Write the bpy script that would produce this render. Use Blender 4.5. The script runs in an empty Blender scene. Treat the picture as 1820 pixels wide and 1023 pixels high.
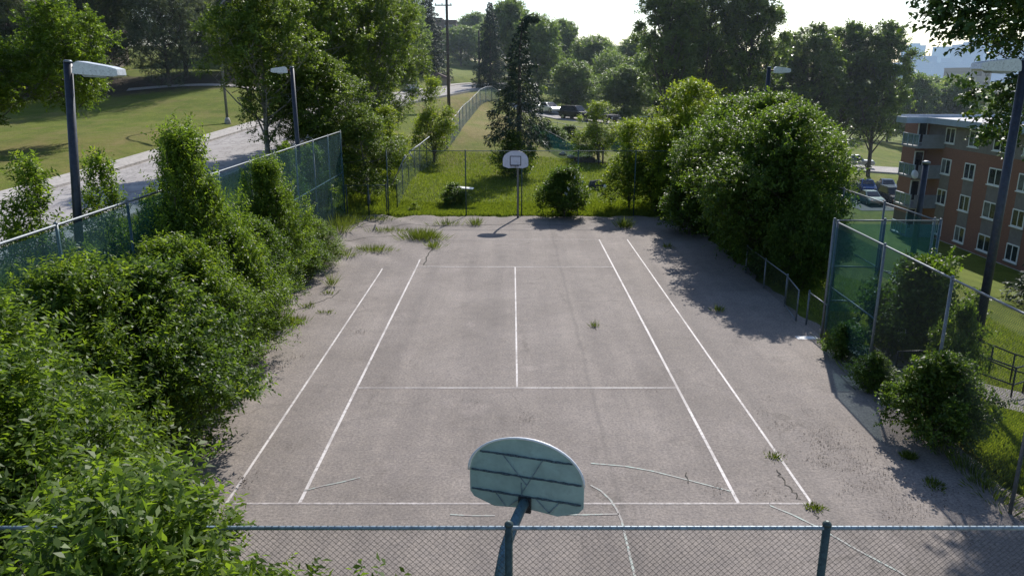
import bpy, bmesh, math, random
import numpy as np
from mathutils import Vector, Matrix
R = math.radians
SC = bpy.context.scene
COL = SC.collection
PI = math.pi

# ------------------------------------------------------------------ camera
H, PITCH, FPX = 7.73, R(15.6), 1356.0
cam = bpy.data.cameras.new('camera'); co = bpy.data.objects.new('camera', cam)
COL.objects.link(co); SC.camera = co
co.location = (0, 0, H); co.rotation_euler = (PI/2 - PITCH, 0, 0)
cam.sensor_width = 36; cam.lens = 36*FPX/1820; cam.clip_start = .1; cam.clip_end = 9000

def at(px, py, z=0.0):
    """pixel of the photograph -> point of the world at height z"""
    u, v = (px-910)/FPX, (py-511.5)/FPX
    d = (u, math.cos(PITCH) - v*math.sin(PITCH), -math.sin(PITCH) - v*math.cos(PITCH))
    t = (z-H)/d[2]
    return (d[0]*t, d[1]*t, z)

# ------------------------------------------------------------------ light
SUN_AZ, SUN_EL = R(17.7), R(40)
w = bpy.data.worlds.new('World'); SC.world = w; w.use_nodes = True
nt = w.node_tree; bg = nt.nodes['Background']
sky = nt.nodes.new('ShaderNodeTexSky'); sky.sky_type = 'NISHITA'; sky.sun_disc = False
sky.sun_elevation = SUN_EL; sky.sun_rotation = SUN_AZ
sky.air_density = 1.0; sky.dust_density = .6; sky.ozone_density = 1.6
tn = nt.nodes.new('ShaderNodeMix'); tn.data_type = 'RGBA'; tn.blend_type = 'MULTIPLY'; tn.inputs[0].default_value = 1; tn.inputs[7].default_value = (.97, 1.0, 1.06, 1)
nt.links.new(sky.outputs[0], tn.inputs[6]); nt.links.new(tn.outputs[2], bg.inputs[0]); bg.inputs[1].default_value = 0.15
sl = bpy.data.lights.new('sun', 'SUN'); sl.energy = 5.7; sl.angle = R(.53); sl.color = (1, .96, .90)
so = bpy.data.objects.new('sun', sl); COL.objects.link(so)
sdir = Vector((math.sin(SUN_AZ)*math.cos(SUN_EL), math.cos(SUN_AZ)*math.cos(SUN_EL), math.sin(SUN_EL)))
so.rotation_euler = sdir.to_track_quat('Z', 'Y').to_euler(); so.location = (20, 60, 60)
SC.view_settings.view_transform = 'Standard'; SC.view_settings.look = 'None'; SC.view_settings.exposure = 0
SC.cycles.max_bounces = 6; SC.cycles.transparent_max_bounces = 12

# ------------------------------------------------------------------ tagging
def tag(o, label=None, cat=None, group=None, kind=None):
    if label: o['label'] = label
    if cat: o['category'] = cat
    if group: o['group'] = group
    if kind: o['kind'] = kind
    return o
def empty(name, loc=(0,0,0), rz=0, label=None, cat=None, group=None):
    o = bpy.data.objects.new(name, None); COL.objects.link(o); o.location = loc; o.rotation_euler = (0,0,rz)
    o.empty_display_size = .1
    return tag(o, label, cat, group)
def link(name, me, parent=None):
    o = bpy.data.objects.new(name, me); COL.objects.link(o)
    if parent: o.parent = parent
    return o

# ------------------------------------------------------------------ materials
def newmat(name):
    m = bpy.data.materials.new(name); m.use_nodes = True
    n = m.node_tree; return m, n, n.nodes['Principled BSDF'], n.nodes['Material Output']
def N(n, t, **k):
    x = n.nodes.new('ShaderNode'+t)
    for a, b in k.items(): setattr(x, a, b)
    return x
def noise(n, scale, detail=4, rough=.55, vec=None, dims=None):
    x = N(n, 'TexNoise'); x.inputs['Scale'].default_value = scale
    x.inputs['Detail'].default_value = detail; x.inputs['Roughness'].default_value = rough
    if vec is not None: n.links.new(vec, x.inputs['Vector'])
    return x.outputs['Fac']
def ramp(n, fac, a, b, ca=(0,0,0,1), cb=(1,1,1,1)):
    x = N(n, 'ValToRGB'); e = x.color_ramp.elements
    e[0].position = a; e[1].position = b; e[0].color = ca; e[1].color = cb
    n.links.new(fac, x.inputs[0]); return x.outputs[0]
def mix(n, fac, a, b, mode='MIX'):
    x = N(n, 'Mix', data_type='RGBA', blend_type=mode)
    for s, v in ((x.inputs[0], fac), (x.inputs[6], a), (x.inputs[7], b)):
        if isinstance(v, (int, float)): s.default_value = v
        elif isinstance(v, tuple): s.default_value = (v+(1,))[:4]
        else: n.links.new(v, s)
    return x.outputs[2]
def mth(n, op, a, b=0.0):
    x = N(n, 'Math', operation=op)
    for s, v in ((x.inputs[0], a), (x.inputs[1], b)):
        if isinstance(v, (int, float)): s.default_value = v
        else: n.links.new(v, s)
    return x.outputs[0]
def bump(n, p, h, strength=.3, dist=.02):
    b = N(n, 'Bump'); b.inputs['Strength'].default_value = strength; b.inputs['Distance'].default_value = dist
    n.links.new(h, b.inputs['Height']); n.links.new(b.outputs[0], p.inputs['Normal'])
def gpos(n):
    return N(n, 'NewGeometry').outputs['Position']
def scaled(n, vec, s):
    x = N(n, 'Mapping'); x.inputs['Scale'].default_value = s; n.links.new(vec, x.inputs[0]); return x.outputs[0]

def simple(name, c, rough=.6, metal=0, var=.25, scale=6, dirt=None, bstr=0.0):
    m, n, p, o = newmat(name)
    g = gpos(n)
    f = noise(n, scale, 5, .6, g)
    dk = tuple(x*(1-var) for x in c); lt = tuple(min(1, x*(1+var)) for x in c)
    col = mix(n, ramp(n, f, .35, .65), dk, lt)
    if dirt:
        col = mix(n, ramp(n, noise(n, scale*2.3, 6, .7, g), .52, .68), col, dirt)
    n.links.new(col, p.inputs['Base Color'])
    p.inputs['Roughness'].default_value = rough; p.inputs['Metallic'].default_value = metal
    if bstr: bump(n, p, f, bstr, .01)
    return m

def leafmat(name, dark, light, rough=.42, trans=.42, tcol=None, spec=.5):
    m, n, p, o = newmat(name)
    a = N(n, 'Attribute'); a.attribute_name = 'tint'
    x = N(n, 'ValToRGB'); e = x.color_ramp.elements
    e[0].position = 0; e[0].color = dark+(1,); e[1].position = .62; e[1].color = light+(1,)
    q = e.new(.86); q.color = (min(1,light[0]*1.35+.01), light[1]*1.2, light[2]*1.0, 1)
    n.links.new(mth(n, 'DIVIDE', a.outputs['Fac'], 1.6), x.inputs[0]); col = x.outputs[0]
    n.links.new(col, p.inputs['Base Color'])
    p.inputs['Roughness'].default_value = rough; p.inputs['Specular IOR Level'].default_value = spec
    t = N(n, 'BsdfTranslucent')
    tc = mix(n, 1.0, col, tcol or (2.0, 1.9, .8), 'MULTIPLY')
    n.links.new(tc, t.inputs[0])
    ms = N(n, 'MixShader'); ms.inputs[0].default_value = trans
    n.links.new(p.outputs[0], ms.inputs[1]); n.links.new(t.outputs[0], ms.inputs[2]); n.links.new(ms.outputs[0], o.inputs[0])
    return m
M = {}
M['ash'] = leafmat('ash leaf', (.036,.074,.012), (.155,.235,.034), rough=.47, trans=.54, spec=.35)
M['ash2'] = leafmat('broad shrub leaf', (.028,.062,.014), (.12,.19,.034), rough=.46, trans=.5, spec=.35)
M['limeleaf'] = leafmat('light maple leaf', (.06,.11,.012), (.25,.32,.04), rough=.5, trans=.5, spec=.3)
M['poplar'] = leafmat('poplar leaf', (.036,.07,.016), (.15,.215,.045), rough=.46, trans=.5, spec=.4)
M['poplarfar'] = leafmat('haze lightened poplar leaf', (.042,.076,.022), (.165,.23,.052), rough=.38, trans=.48, tcol=(1.8,1.8,.9), spec=.3)  # air haze put into the leaf colour: paler and cooler than the nearer poplars
M['farleaf'] = leafmat('haze lightened leaf', (.055,.095,.03), (.185,.26,.065), rough=.5, trans=.48, tcol=(1.8,1.8,.9), spec=.3)  # veil of distant air painted in as a lighter, bluer green
M['edgeleaf'] = leafmat('silhouette dark cottonwood leaf', (.018,.045,.012), (.075,.13,.03), rough=.5, trans=.22, spec=.35)  # backlit silhouette put into the colour: darkened green, little light let through
M['weedblade'] = leafmat('weed blade', (.05,.08,.015), (.14,.18,.045), rough=.6, trans=.4, spec=.25)
M['needle'] = leafmat('spruce needle', (.012,.028,.018), (.045,.082,.04), rough=.55, trans=.12)
M['pine'] = leafmat('pine needle', (.032,.056,.026), (.095,.135,.052), rough=.55, trans=.3, spec=.3)
M['bluepine'] = leafmat('blue green pine needle', (.05,.075,.05), (.15,.185,.115), rough=.6, trans=.3, spec=.3)
M['grassblade'] = leafmat('grass blade', (.06,.105,.013), (.20,.25,.04), rough=.5, trans=.45)
M['bark'] = simple('bark', (.085,.07,.055), .9, scale=9, var=.5, bstr=.5)
M['palebark'] = simple('pale poplar bark', (.20,.19,.16), .9, scale=9, var=.45, bstr=.5)

def wood_pole(): return simple('weathered wood', (.075,.06,.05), .9, scale=14, var=.35)
M['wood'] = wood_pole()
M['galv'] = simple('galvanised steel', (.17,.19,.205), .5, .4, .2, 20, dirt=(.16,.15,.14))
M['bluerail'] = simple('blue grey painted rail', (.20,.26,.30), .45, .2, .3, 25, dirt=(.2,.22,.22))
M['darkpost'] = simple('dark green painted post', (.045,.07,.066), .5, .3, .3, 18)
M['wire'] = simple('fence wire', (.07,.08,.08), .5, .6, .2, 30)
M['wiregreen'] = simple('green coated wire', (.035,.07,.065), .5, .2, .2, 30)
M['polepaint'] = simple('dark blue grey pole paint', (.022,.028,.042), .45, .2, .3, 8, dirt=(.06,.05,.045))
M['lampwhite'] = simple('lamp housing white', (.62,.64,.66), .4, .1, .08, 12, dirt=(.3,.3,.3))
M['lamplens'] = simple('lamp lens', (.28,.31,.33), .2, 0, .1, 9)
M['concrete'] = simple('concrete', (.42,.385,.35), .9, 0, .15, 3, dirt=(.2,.18,.16), bstr=.2)
M['stone'] = simple('boulder rock', (.06,.06,.062), .85, 0, .5, 4, bstr=.6)
M['palestone'] = simple('pale rock', (.30,.29,.27), .85, 0, .35, 5, bstr=.6)
M['blackbar'] = simple('black painted pipe', (.018,.022,.024), .4, .3, .2, 10)
M['whiteboard'] = simple('white enamel board', (.62,.61,.68), .35, 0, .05, 5, dirt=(.5,.48,.5))
M['boardback'] = simple('green grey enamel steel', (.34,.46,.425), .5, .1, .12, 5, dirt=(.30,.40,.37))
M['boardrib'] = simple('chipped dark rib', (.06,.09,.11), .7, 0, .6, 60)
M['goose'] = simple('blue steel pole', (.10,.17,.20), .45, .2, .3, 7, dirt=(.05,.08,.10))
M['blackpaint'] = simple('black stripe paint', (.02,.02,.025), .6)
M['rim'] = simple('rusty orange rim', (.12,.05,.03), .6, .3, .3, 20)
M['whitepaint'] = simple('white painted wood', (.78,.78,.77), .6, 0, .06, 4)
M['tyre'] = simple('tyre rubber', (.02,.02,.02), .85)
M['hub'] = simple('alloy hub', (.35,.36,.37), .35, .8)
M['glassdark'] = simple('dark window glass', (.02,.027,.035), .08, 0, .5, .7)
M['curtain'] = simple('grey curtain behind glass', (.10,.115,.12), .5, 0, .5, 2.5)
M['beige'] = simple('beige wall', (.33,.28,.22), .9, 0, .12, 1.2)
M['dkbrown'] = simple('dark brown wall', (.10,.065,.05), .9, 0, .25, 2)
M['greyfascia'] = simple('pale grey metal fascia', (.30,.36,.44), .5, .1, .08, 2)
M['gravel'] = simple('pale roof membrane', (.55,.52,.52), .8, 0, .3, .5)
M['pinkgravel'] = simple('pink roof gravel', (.30,.17,.15), .9, 0, .35, 3)
M['taupe'] = simple('taupe stucco panel', (.21,.185,.178), .9, 0, .12, 2.5)
M['balcony'] = simple('grey balcony panel', (.20,.21,.235), .7, 0, .1, 3)
M['shingle'] = simple('grey brown shingles', (.16,.12,.11), .95, 0, .35, 5)
M['flower'] = simple('white flower petals', (.8,.8,.76), .6, 0, .05)
M['litter'] = simple('dead leaf litter', (.085,.065,.05), .9, 0, .6, 40)
M['crack'] = simple('dirt filled crack', (.05,.045,.035), .95, 0, .5, 30)

def m_brick():
    m, n, p, o = newmat('red brick')
    g = gpos(n)
    cx = N(n, 'SeparateXYZ'); n.links.new(g, cx.inputs[0])
    cb = N(n, 'CombineXYZ'); n.links.new(mth(n, 'ADD', cx.outputs[0], cx.outputs[1]), cb.inputs[0]); n.links.new(cx.outputs[2], cb.inputs[1])
    b = N(n, 'TexBrick'); n.links.new(cb.outputs[0], b.inputs['Vector'])
    b.inputs['Scale'].default_value = 4; b.inputs['Color1'].default_value = (.31,.145,.10,1)
    b.inputs['Color2'].default_value = (.25,.112,.08,1); b.inputs['Mortar'].default_value = (.13,.085,.07,1)
    b.inputs['Mortar Size'].default_value = .015
    c = mix(n, ramp(n, noise(n, .5, 4, .6, g), .3, .7), b.outputs[0], (.22,.105,.08))
    c = mix(n, .5, b.outputs[0], c)
    n.links.new(c, p.inputs['Base Color']); p.inputs['Roughness'].default_value = .9
    return m
M['brick'] = m_brick()

def m_asphalt():
    m, n, p, o = newmat('weathered court asphalt')
    g = gpos(n)
    base = mix(n, ramp(n, noise(n, .35, 5, .6, g), .3, .7), (.205,.177,.156), (.276,.240,.214))
    st = noise(n, 1.0, 4, .6, scaled(n, g, (1.1, .07, 1)))
    base = mix(n, ramp(n, st, .42, .62), mix(n, 1.0, base, (.86,.86,.87), 'MULTIPLY'), base)
    pale = ramp(n, noise(n, .5, 6, .65, scaled(n, g, (1, .8, 1))), .6, .78)
    base = mix(n, mth(n, 'MULTIPLY', pale, .65), base, (.36,.31,.285))
    dark = ramp(n, noise(n, .8, 5, .6, scaled(n, g, (1.7, 1.2, 1))), .58, .8)
    base = mix(n, mth(n, 'MULTIPLY', dark, .5), base, (.095,.08,.07))
    base = mix(n, ramp(n, noise(n, 3.2, 6, .7, g), .35, .65), mix(n, 1.0, base, (.90,.90,.91), 'MULTIPLY'), mix(n, 1.0, base, (1.08,1.07,1.05), 'MULTIPLY'))
    vo = N(n, 'TexVoronoi', feature='DISTANCE_TO_EDGE'); vo.inputs['Scale'].default_value = .33
    wv = N(n, 'TexNoise'); wv.inputs['Scale'].default_value = 1.3; wv.inputs['Detail'].default_value = 5
    n.links.new(g, wv.inputs['Vector'])
    va = N(n, 'VectorMath', operation='MULTIPLY_ADD'); n.links.new(wv.outputs['Color'], va.inputs[0]); va.inputs[1].default_value = (.9,.9,.9); n.links.new(g, va.inputs[2])
    n.links.new(va.outputs[0], vo.inputs['Vector'])
    ck = mth(n, 'MULTIPLY', ramp(n, vo.outputs['Distance'], .0, .012, (1,1,1,1), (0,0,0,1)), ramp(n, noise(n, .22, 3, .6, g), .50, .62))
    base = mix(n, mth(n, 'MULTIPLY', ck, .55), base, (.10,.085,.07))
    sp = noise(n, 17, 4, .85, g)
    base = mix(n, ramp(n, sp, .33, .67), mix(n, 1.0, base, (.58,.58,.59), 'MULTIPLY'), mix(n, 1.0, base, (1.42,1.41,1.40), 'MULTIPLY'))
    # seam that runs the length of the court and an older patch edge
    s = N(n, 'SeparateXYZ'); n.links.new(g, s.inputs[0])
    wob = mth(n, 'MULTIPLY', mth(n, 'SUBTRACT', noise(n, .6, 3, .5, g), .5), .22)
    for x0, wd, am in ((2.02, .09, .30), (-3.2, .25, .14), (5.9, .3, .22), (-.6, .4, .12)):
        dx = mth(n, 'ABSOLUTE', mth(n, 'SUBTRACT', mth(n, 'ADD', s.outputs[0], wob), x0))
        f = mth(n, 'MULTIPLY', ramp(n, mth(n, 'DIVIDE', dx, wd*2), .0, .5, (1,1,1,1), (0,0,0,1)), am)
        base = mix(n, f, base, (.09,.08,.075))
    n.links.new(base, p.inputs['Base Color']); p.inputs['Roughness'].default_value = .85
    p.inputs['Specular IOR Level'].default_value = .3
    bump(n, p, sp, .5, .012)
    return m
M['asphalt'] = m_asphalt()
def m_road():
    m, n, p, o = newmat('road asphalt')
    g = gpos(n)
    base = mix(n, ramp(n, noise(n, .5, 6, .65, g), .35, .65), (.34,.31,.295), (.44,.41,.39))
    cr = ramp(n, noise(n, .9, 7, .7, scaled(n, g, (1, .5, 1))), .47, .50)
    cr2 = ramp(n, noise(n, .9, 7, .7, scaled(n, g, (1, .5, 1))), .50, .53, (1,1,1,1), (0,0,0,1))
    c = mth(n, 'MULTIPLY', mth(n, 'MULTIPLY', cr, cr2), .6)
    base = mix(n, c, base, (.10,.085,.08))
    sp = noise(n, 22, 3, .8, g)
    base = mix(n, ramp(n, sp, .35, .65), mix(n, 1.0, base, (.8,.8,.8), 'MULTIPLY'), base)
    n.links.new(base, p.inputs['Base Color']); p.inputs['Roughness'].default_value = .9
    return m
M['road'] = m_road()
def m_paint(name, c, wear):
    m, n, p, o = newmat(name)
    g = gpos(n)
    f = ramp(n, noise(n, 9, 6, .75, g), wear-.07, wear+.07)
    f2 = ramp(n, noise(n, .8, 3, .5, g), wear-.18, wear+.12)
    f = mth(n, 'MULTIPLY', f, f2)
    n.links.new(mix(n, f, (.25,.215,.20), c), p.inputs['Base Color']); p.inputs['Roughness'].default_value = .7
    return m
M['pathgrey'] = simple('grey footpath asphalt', (.19,.17,.16), .9, 0, .2, 3)
M['line'] = m_paint('white line paint', (.60,.555,.53), .42)
M['linefaint'] = m_paint('worn white line paint', (.50,.45,.43), .50)
M['linegreen'] = m_paint('pale green line paint', (.34,.43,.38), .49)

def m_ground():
    m, n, p, o = newmat('lawn and soil')
    g = gpos(n)
    at_ = N(n, 'Attribute'); at_.attribute_name = 'dry'
    ad = N(n, 'Attribute'); ad.attribute_name = 'dirt'
    gr = mix(n, ramp(n, noise(n, .45, 6, .65, g), .35, .65), (.115,.155,.018), (.19,.22,.032))
    gr = mix(n, ramp(n, noise(n, 7, 5, .7, g), .35, .68), mix(n, 1.0, gr, (.6,.62,.6), 'MULTIPLY'), gr)
    dryc = mix(n, ramp(n, noise(n, 2.2, 5, .7, g), .35, .65), (.17,.145,.045), (.24,.195,.075))
    df = mth(n, 'ADD', at_.outputs['Fac'], mth(n, 'MULTIPLY', mth(n, 'SUBTRACT', noise(n, .35, 6, .75, scaled(n, g, (1, .6, 1))), .46), 2.3))
    c = mix(n, ramp(n, df, .25, .85), gr, dryc)
    so_ = mix(n, ramp(n, noise(n, 3, 5, .7, g), .35, .65), (.045,.035,.024), (.10,.08,.055))
    dd = mth(n, 'ADD', ad.outputs['Fac'], mth(n, 'MULTIPLY', mth(n, 'SUBTRACT', noise(n, 1.5, 5, .7, g), .5), .8))
    c = mix(n, ramp(n, dd, .35, .65), c, so_)
    n.links.new(c, p.inputs['Base Color']); p.inputs['Roughness'].default_value = .95
    p.inputs['Specular IOR Level'].default_value = .15
    bump(n, p, noise(n, 9, 5, .75, g), .9, .08)
    return m
M['ground'] = m_ground()

def m_screen(nm='green windscreen netting', lo=.42, hi=.68):
    m, n, p, o = newmat(nm)
    g = gpos(n)
    f = noise(n, 1.2, 4, .6, scaled(n, g, (2.5, 2.5, .25)))
    n.links.new(mix(n, ramp(n, f, .3, .7), (.008,.05,.055), (.022,.085,.09)), p.inputs['Base Color'])
    p.inputs['Roughness'].default_value = .7
    tr = N(n, 'BsdfTransparent'); tr.inputs[0].default_value = (.64,.82,.88,1)
    tl = N(n, 'BsdfTranslucent'); tl.inputs[0].default_value = (.015,.105,.11,1)
    a = N(n, 'MixShader'); a.inputs[0].default_value = .35
    n.links.new(p.outputs[0], a.inputs[1]); n.links.new(tl.outputs[0], a.inputs[2])
    b = N(n, 'MixShader'); n.links.new(ramp(n, noise(n, 2, 4, .6, g), .3, .7, (lo,lo,lo,1), (hi,hi,hi,1)), b.inputs[0])
    n.links.new(a.outputs[0], b.inputs[1]); n.links.new(tr.outputs[0], b.inputs[2]); n.links.new(b.outputs[0], o.inputs[0])
    return m
M['screen'] = m_screen(); M['thinscreen'] = m_screen('thin green netting', .74, .88)
def m_slats(nm='blue grey privacy slats', tf=.5):
    m, n, p, o = newmat(nm)
    n.links.new(mix(n, noise(n, 3, 3, .5, gpos(n)), (.11,.16,.18), (.19,.25,.28)), p.inputs['Base Color'])
    tr = N(n, 'BsdfTransparent'); b = N(n, 'MixShader'); b.inputs[0].default_value = tf
    n.links.new(p.outputs[0], b.inputs[1]); n.links.new(tr.outputs[0], b.inputs[2]); n.links.new(b.outputs[0], o.inputs[0])
    return m
M['slats'] = m_slats(); M['thinnet'] = m_slats('thin weathered netting', .78)
def m_balglass():
    m, n, p, o = newmat('balcony glass')
    p.inputs['Base Color'].default_value = (.16,.25,.27,1); p.inputs['Roughness'].default_value = .08
    tr = N(n, 'BsdfTransparent'); tr.inputs[0].default_value = (.7,.85,.85,1); b = N(n, 'MixShader'); b.inputs[0].default_value = .45
    n.links.new(p.outputs[0], b.inputs[1]); n.links.new(tr.outputs[0], b.inputs[2]); n.links.new(b.outputs[0], o.inputs[0])
    return m
M['balglass'] = m_balglass()
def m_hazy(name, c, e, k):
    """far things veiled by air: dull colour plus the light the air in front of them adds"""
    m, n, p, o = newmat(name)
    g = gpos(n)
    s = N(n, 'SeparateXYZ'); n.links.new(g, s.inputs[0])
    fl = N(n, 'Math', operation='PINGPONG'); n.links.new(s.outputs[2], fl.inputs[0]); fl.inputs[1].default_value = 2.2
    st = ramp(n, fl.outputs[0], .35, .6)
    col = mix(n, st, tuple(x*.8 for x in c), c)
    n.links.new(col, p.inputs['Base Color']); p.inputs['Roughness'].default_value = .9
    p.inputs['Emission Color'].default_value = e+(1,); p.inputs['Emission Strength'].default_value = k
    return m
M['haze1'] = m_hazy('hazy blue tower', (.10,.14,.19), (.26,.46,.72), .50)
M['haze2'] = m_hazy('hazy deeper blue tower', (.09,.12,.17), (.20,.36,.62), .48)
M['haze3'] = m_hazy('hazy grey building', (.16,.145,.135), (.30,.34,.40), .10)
def carpaint(name, c, rough=.25, metal=.3):
    return simple(name, c, rough, metal, .06, 3)
M['carblack'] = carpaint('black car paint', (.012,.013,.018)); M['carsilver'] = carpaint('silver car paint', (.42,.43,.44), .3, .6)
M['carwhite'] = carpaint('white car paint', (.7,.7,.7)); M['carblue'] = carpaint('blue car paint', (.04,.12,.30))
M['carteal'] = carpaint('pale green grey car paint', (.17,.27,.27)); M['cardark'] = carpaint('dark grey car paint', (.04,.045,.05))
M['lamp_red'] = simple('tail lamp red', (.25,.01,.01), .3); M['lamp_clear'] = simple('headlamp clear', (.6,.6,.6), .15)

# ------------------------------------------------------------------ mesh helpers
def np_mesh(name, V, F, mat, tint=None, smooth=False, mats=None):
    me = bpy.data.meshes.new(name); V = np.asarray(V, np.float32); F = np.asarray(F, np.int32)
    k = F.shape[1]
    me.vertices.add(len(V)); me.vertices.foreach_set('co', V.ravel())
    me.loops.add(F.size); me.loops.foreach_set('vertex_index', F.ravel())
    me.polygons.add(len(F)); me.polygons.foreach_set('loop_start', np.arange(0, F.size, k, dtype=np.int32))
    me.polygons.foreach_set('loop_total', np.full(len(F), k, np.int32))
    if smooth: me.polygons.foreach_set('use_smooth', np.ones(len(F), bool))
    me.update(calc_edges=True)
    if tint is not None:
        a = me.attributes.new('tint', 'FLOAT', 'FACE'); a.data.foreach_set('value', np.asarray(tint, np.float32))
    me.materials.append(mat)
    return me

class MB:
    """collects shapes and links them as ONE mesh object"""
    def __init__(s): s.v = []; s.f = []
    def add(s, vs, fs):
        o = len(s.v); s.v += [tuple(v) for v in vs]; s.f += [tuple(i+o for i in f) for f in fs]; return s
    def box(s, a, b):
        (x0,y0,z0),(x1,y1,z1) = a, b
        x0,x1 = min(x0,x1),max(x0,x1); y0,y1 = min(y0,y1),max(y0,y1); z0,z1 = min(z0,z1),max(z0,z1)
        return s.add([(x0,y0,z0),(x1,y0,z0),(x1,y1,z0),(x0,y1,z0),(x0,y0,z1),(x1,y0,z1),(x1,y1,z1),(x0,y1,z1)],
              [(0,3,2,1),(4,5,6,7),(0,1,5,4),(1,2,6,5),(2,3,7,6),(3,0,4,7)])
    def tube(s, pts, r, n=8, cap=True):
        pts = [Vector(p) for p in pts]; rs = r if isinstance(r, (list, tuple)) else [r]*len(pts)
        rings = []
        prev = None
        for i, p in enumerate(pts):
            d = (pts[min(i+1, len(pts)-1)] - pts[max(i-1, 0)]).normalized()
            if prev is None:
                a = d.orthogonal().normalized()
            else:
                a = (prev - d*prev.dot(d)).normalized()
            prev = a; b = d.cross(a)
            rings.append([p + (a*math.cos(t*2*PI/n) + b*math.sin(t*2*PI/n))*rs[i] for t in range(n)])
        vs = [v for q in rings for v in q]; fs = []
        for i in range(len(pts)-1):
            for t in range(n):
                fs.append((i*n+t, i*n+(t+1) % n, (i+1)*n+(t+1) % n, (i+1)*n+t))
        if cap: fs += [tuple(range(n))[::-1], tuple((len(pts)-1)*n+t for t in range(n))]
        return s.add(vs, fs)
    def prism(s, poly, ext):
        """closed polygon of 3-D points pushed along ext"""
        n = len(poly); e = Vector(ext); vs = [Vector(p) for p in poly] + [Vector(p)+e for p in poly]
        fs = [tuple(range(n))[::-1], tuple(range(n, 2*n))] + [(i, (i+1) % n, n+(i+1) % n, n+i) for i in range(n)]
        return s.add(vs, fs)
    def mesh(s, name, mat, smooth=False, bevel=0):
        me = bpy.data.meshes.new(name); me.from_pydata(s.v, [], s.f); me.validate()
        bm = bmesh.new(); bm.from_mesh(me); bmesh.ops.recalc_face_normals(bm, faces=bm.faces)
        if bevel:
            es = [e for e in bm.edges if len(e.link_faces) == 2 and e.calc_face_angle(0) > .5]
            bmesh.ops.bevel(bm, geom=es, offset=bevel, segments=2, affect='EDGES', clamp_overlap=True)
        bm.to_mesh(me); bm.free()
        if smooth:
            me.polygons.foreach_set('use_smooth', [len(p.vertices) == 4 for p in me.polygons])
        me.materials.append(mat); return me
    def build(s, name, mat, parent=None, smooth=False, bevel=0):
        return link(name, s.mesh(name, mat, smooth, bevel), parent)

# ------------------------------------------------------------------ terrain
ROAD = np.array([(-18.4,-60,2.0),(-18.4,0,2.2),(-18.4,30,2.4),(-18.3,45,2.75),(-18,57,3.25),(-17,70,3.9),(-14.6,86,4.7),(-10.6,102,5.35),(-7.2,118,5.8),(-5.2,135,6.1),(-1,146,6.2),(8,153,5.8),(30,160,4)], float)
def resample(P, step):
    out = []
    n = len(P)
    for i in range(n-1):
        p0, p1, p2, p3 = P[max(i-1,0)], P[i], P[i+1], P[min(i+2,n-1)]
        k = max(2, int(np.linalg.norm(p2[:2]-p1[:2])/step))
        for j in range(k):
            t = j/k
            out.append(.5*((2*p1)+(-p0+p2)*t+(2*p0-5*p1+4*p2-p3)*t*t+(-p0+3*p1-3*p2+p3)*t**3))
    out.append(P[-1]); return np.array(out)
ROADS = resample(ROAD, 1.5)
LANE = resample(np.array([(-6,137,3.6),(2,121,2.7),(5,115,2.35),(9.5,106,1.85),(16,98,1.35),(22,95.5,.3),(28,95,-1.2)], float), 1.5)

CP = [(-18.4,y,z) for y, z in ((-60,2.0),(0,2.2),(30,2.4))] + [tuple(p) for p in ROAD[3:]]
for y in (-60,-25,-5,10,22,34,43.5): CP += [(-9.9,y,0),(9.7,y,0),(0,y,0)]
CP += [(-15,y,1.9) for y in (0,20,35)] + [(-12,y,.9) for y in (0,20,35)] + [(-12.5,46,1.5),(-11.5,57,1.9)]
CP += [(-23.5,0,2.4),(-23.5,30,2.6),(-23.5,50,3.0),(-23.7,67,4.0),(-30,52,3.4),(-32,49,3.0),(-30,90,7.2),(-28,78,5.9),(-47,70,4.4),(-40,75,5),(-60,90,7),(-30,20,2.6),(-60,30,3),(-24,86,5.8),(-22,105,7.2),
       (-45,110,9.5),(-90,110,10),(-120,60,7),(-120,0,5),(-30,140,10),(-80,200,14),(-20,220,13)]
CP += [(0,50,.15),(-5,50,.35),(.5,58,.45),(8,52,0),(-6.9,60,.6),(-5.6,65,1.3),(-4.7,73,2.6),(-4,88,2.9),(-3,106,3.0),(-9,73,2.7),(-9,88,3.7),(2,75,1.9),(2,95,2.6),(8,75,1.0),(9,100,1.9),(8,64,.35),
       (5,115,2.4),(16,97,1.35),(15,75,.2),(15,60,-.4),(0,130,4.5),(20,120,0),(10,180,5),(60,200,-4)]
CP += [(12,12,-.25),(13,20,-1.0),(15.5,22.5,-2.0),(15,10,-.9),(13,30,-.7),(13,40,-.6),(20,20,-2.9),(20,35,-2.6),(26,40,-3.6),(30,20,-4.2),(38,45,-6.5),(38,60,-6.75),(38,72,-6.8),(30,60,-4.9),(22,60,-2.8),(38,20,-6),(50,40,-7),
       (46,86,-6.6),(40,90,-6.2),(52,100,-6.5),(60,110,-6.4),(55,125,-6),(35,110,-4.5),(80,100,-7),(120,60,-8),(120,150,-9),(200,100,-10),(60,60,-7),(60,0,-7),(30,-40,-3),(-60,-60,3)]
CP = np.array(CP, float)
def _k(r2): return np.where(r2 > 0, r2*np.log(np.sqrt(r2)+1e-9), 0)
_n = len(CP)
_d = ((CP[:,None,:2]-CP[None,:,:2])**2).sum(-1)
_A = np.zeros((_n+3, _n+3)); _A[:_n,:_n] = _k(_d)+np.eye(_n)*4.0
_A[:_n,_n] = 1; _A[:_n,_n+1:] = CP[:,:2]; _A[_n,:_n] = 1; _A[_n+1:,:_n] = CP[:,:2].T
_w = np.linalg.solve(_A, np.r_[CP[:,2], 0, 0, 0])
def sstep(a, b, x):
    t = np.clip((x-a)/(b-a), 0, 1); return t*t*(3-2*t)
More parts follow.
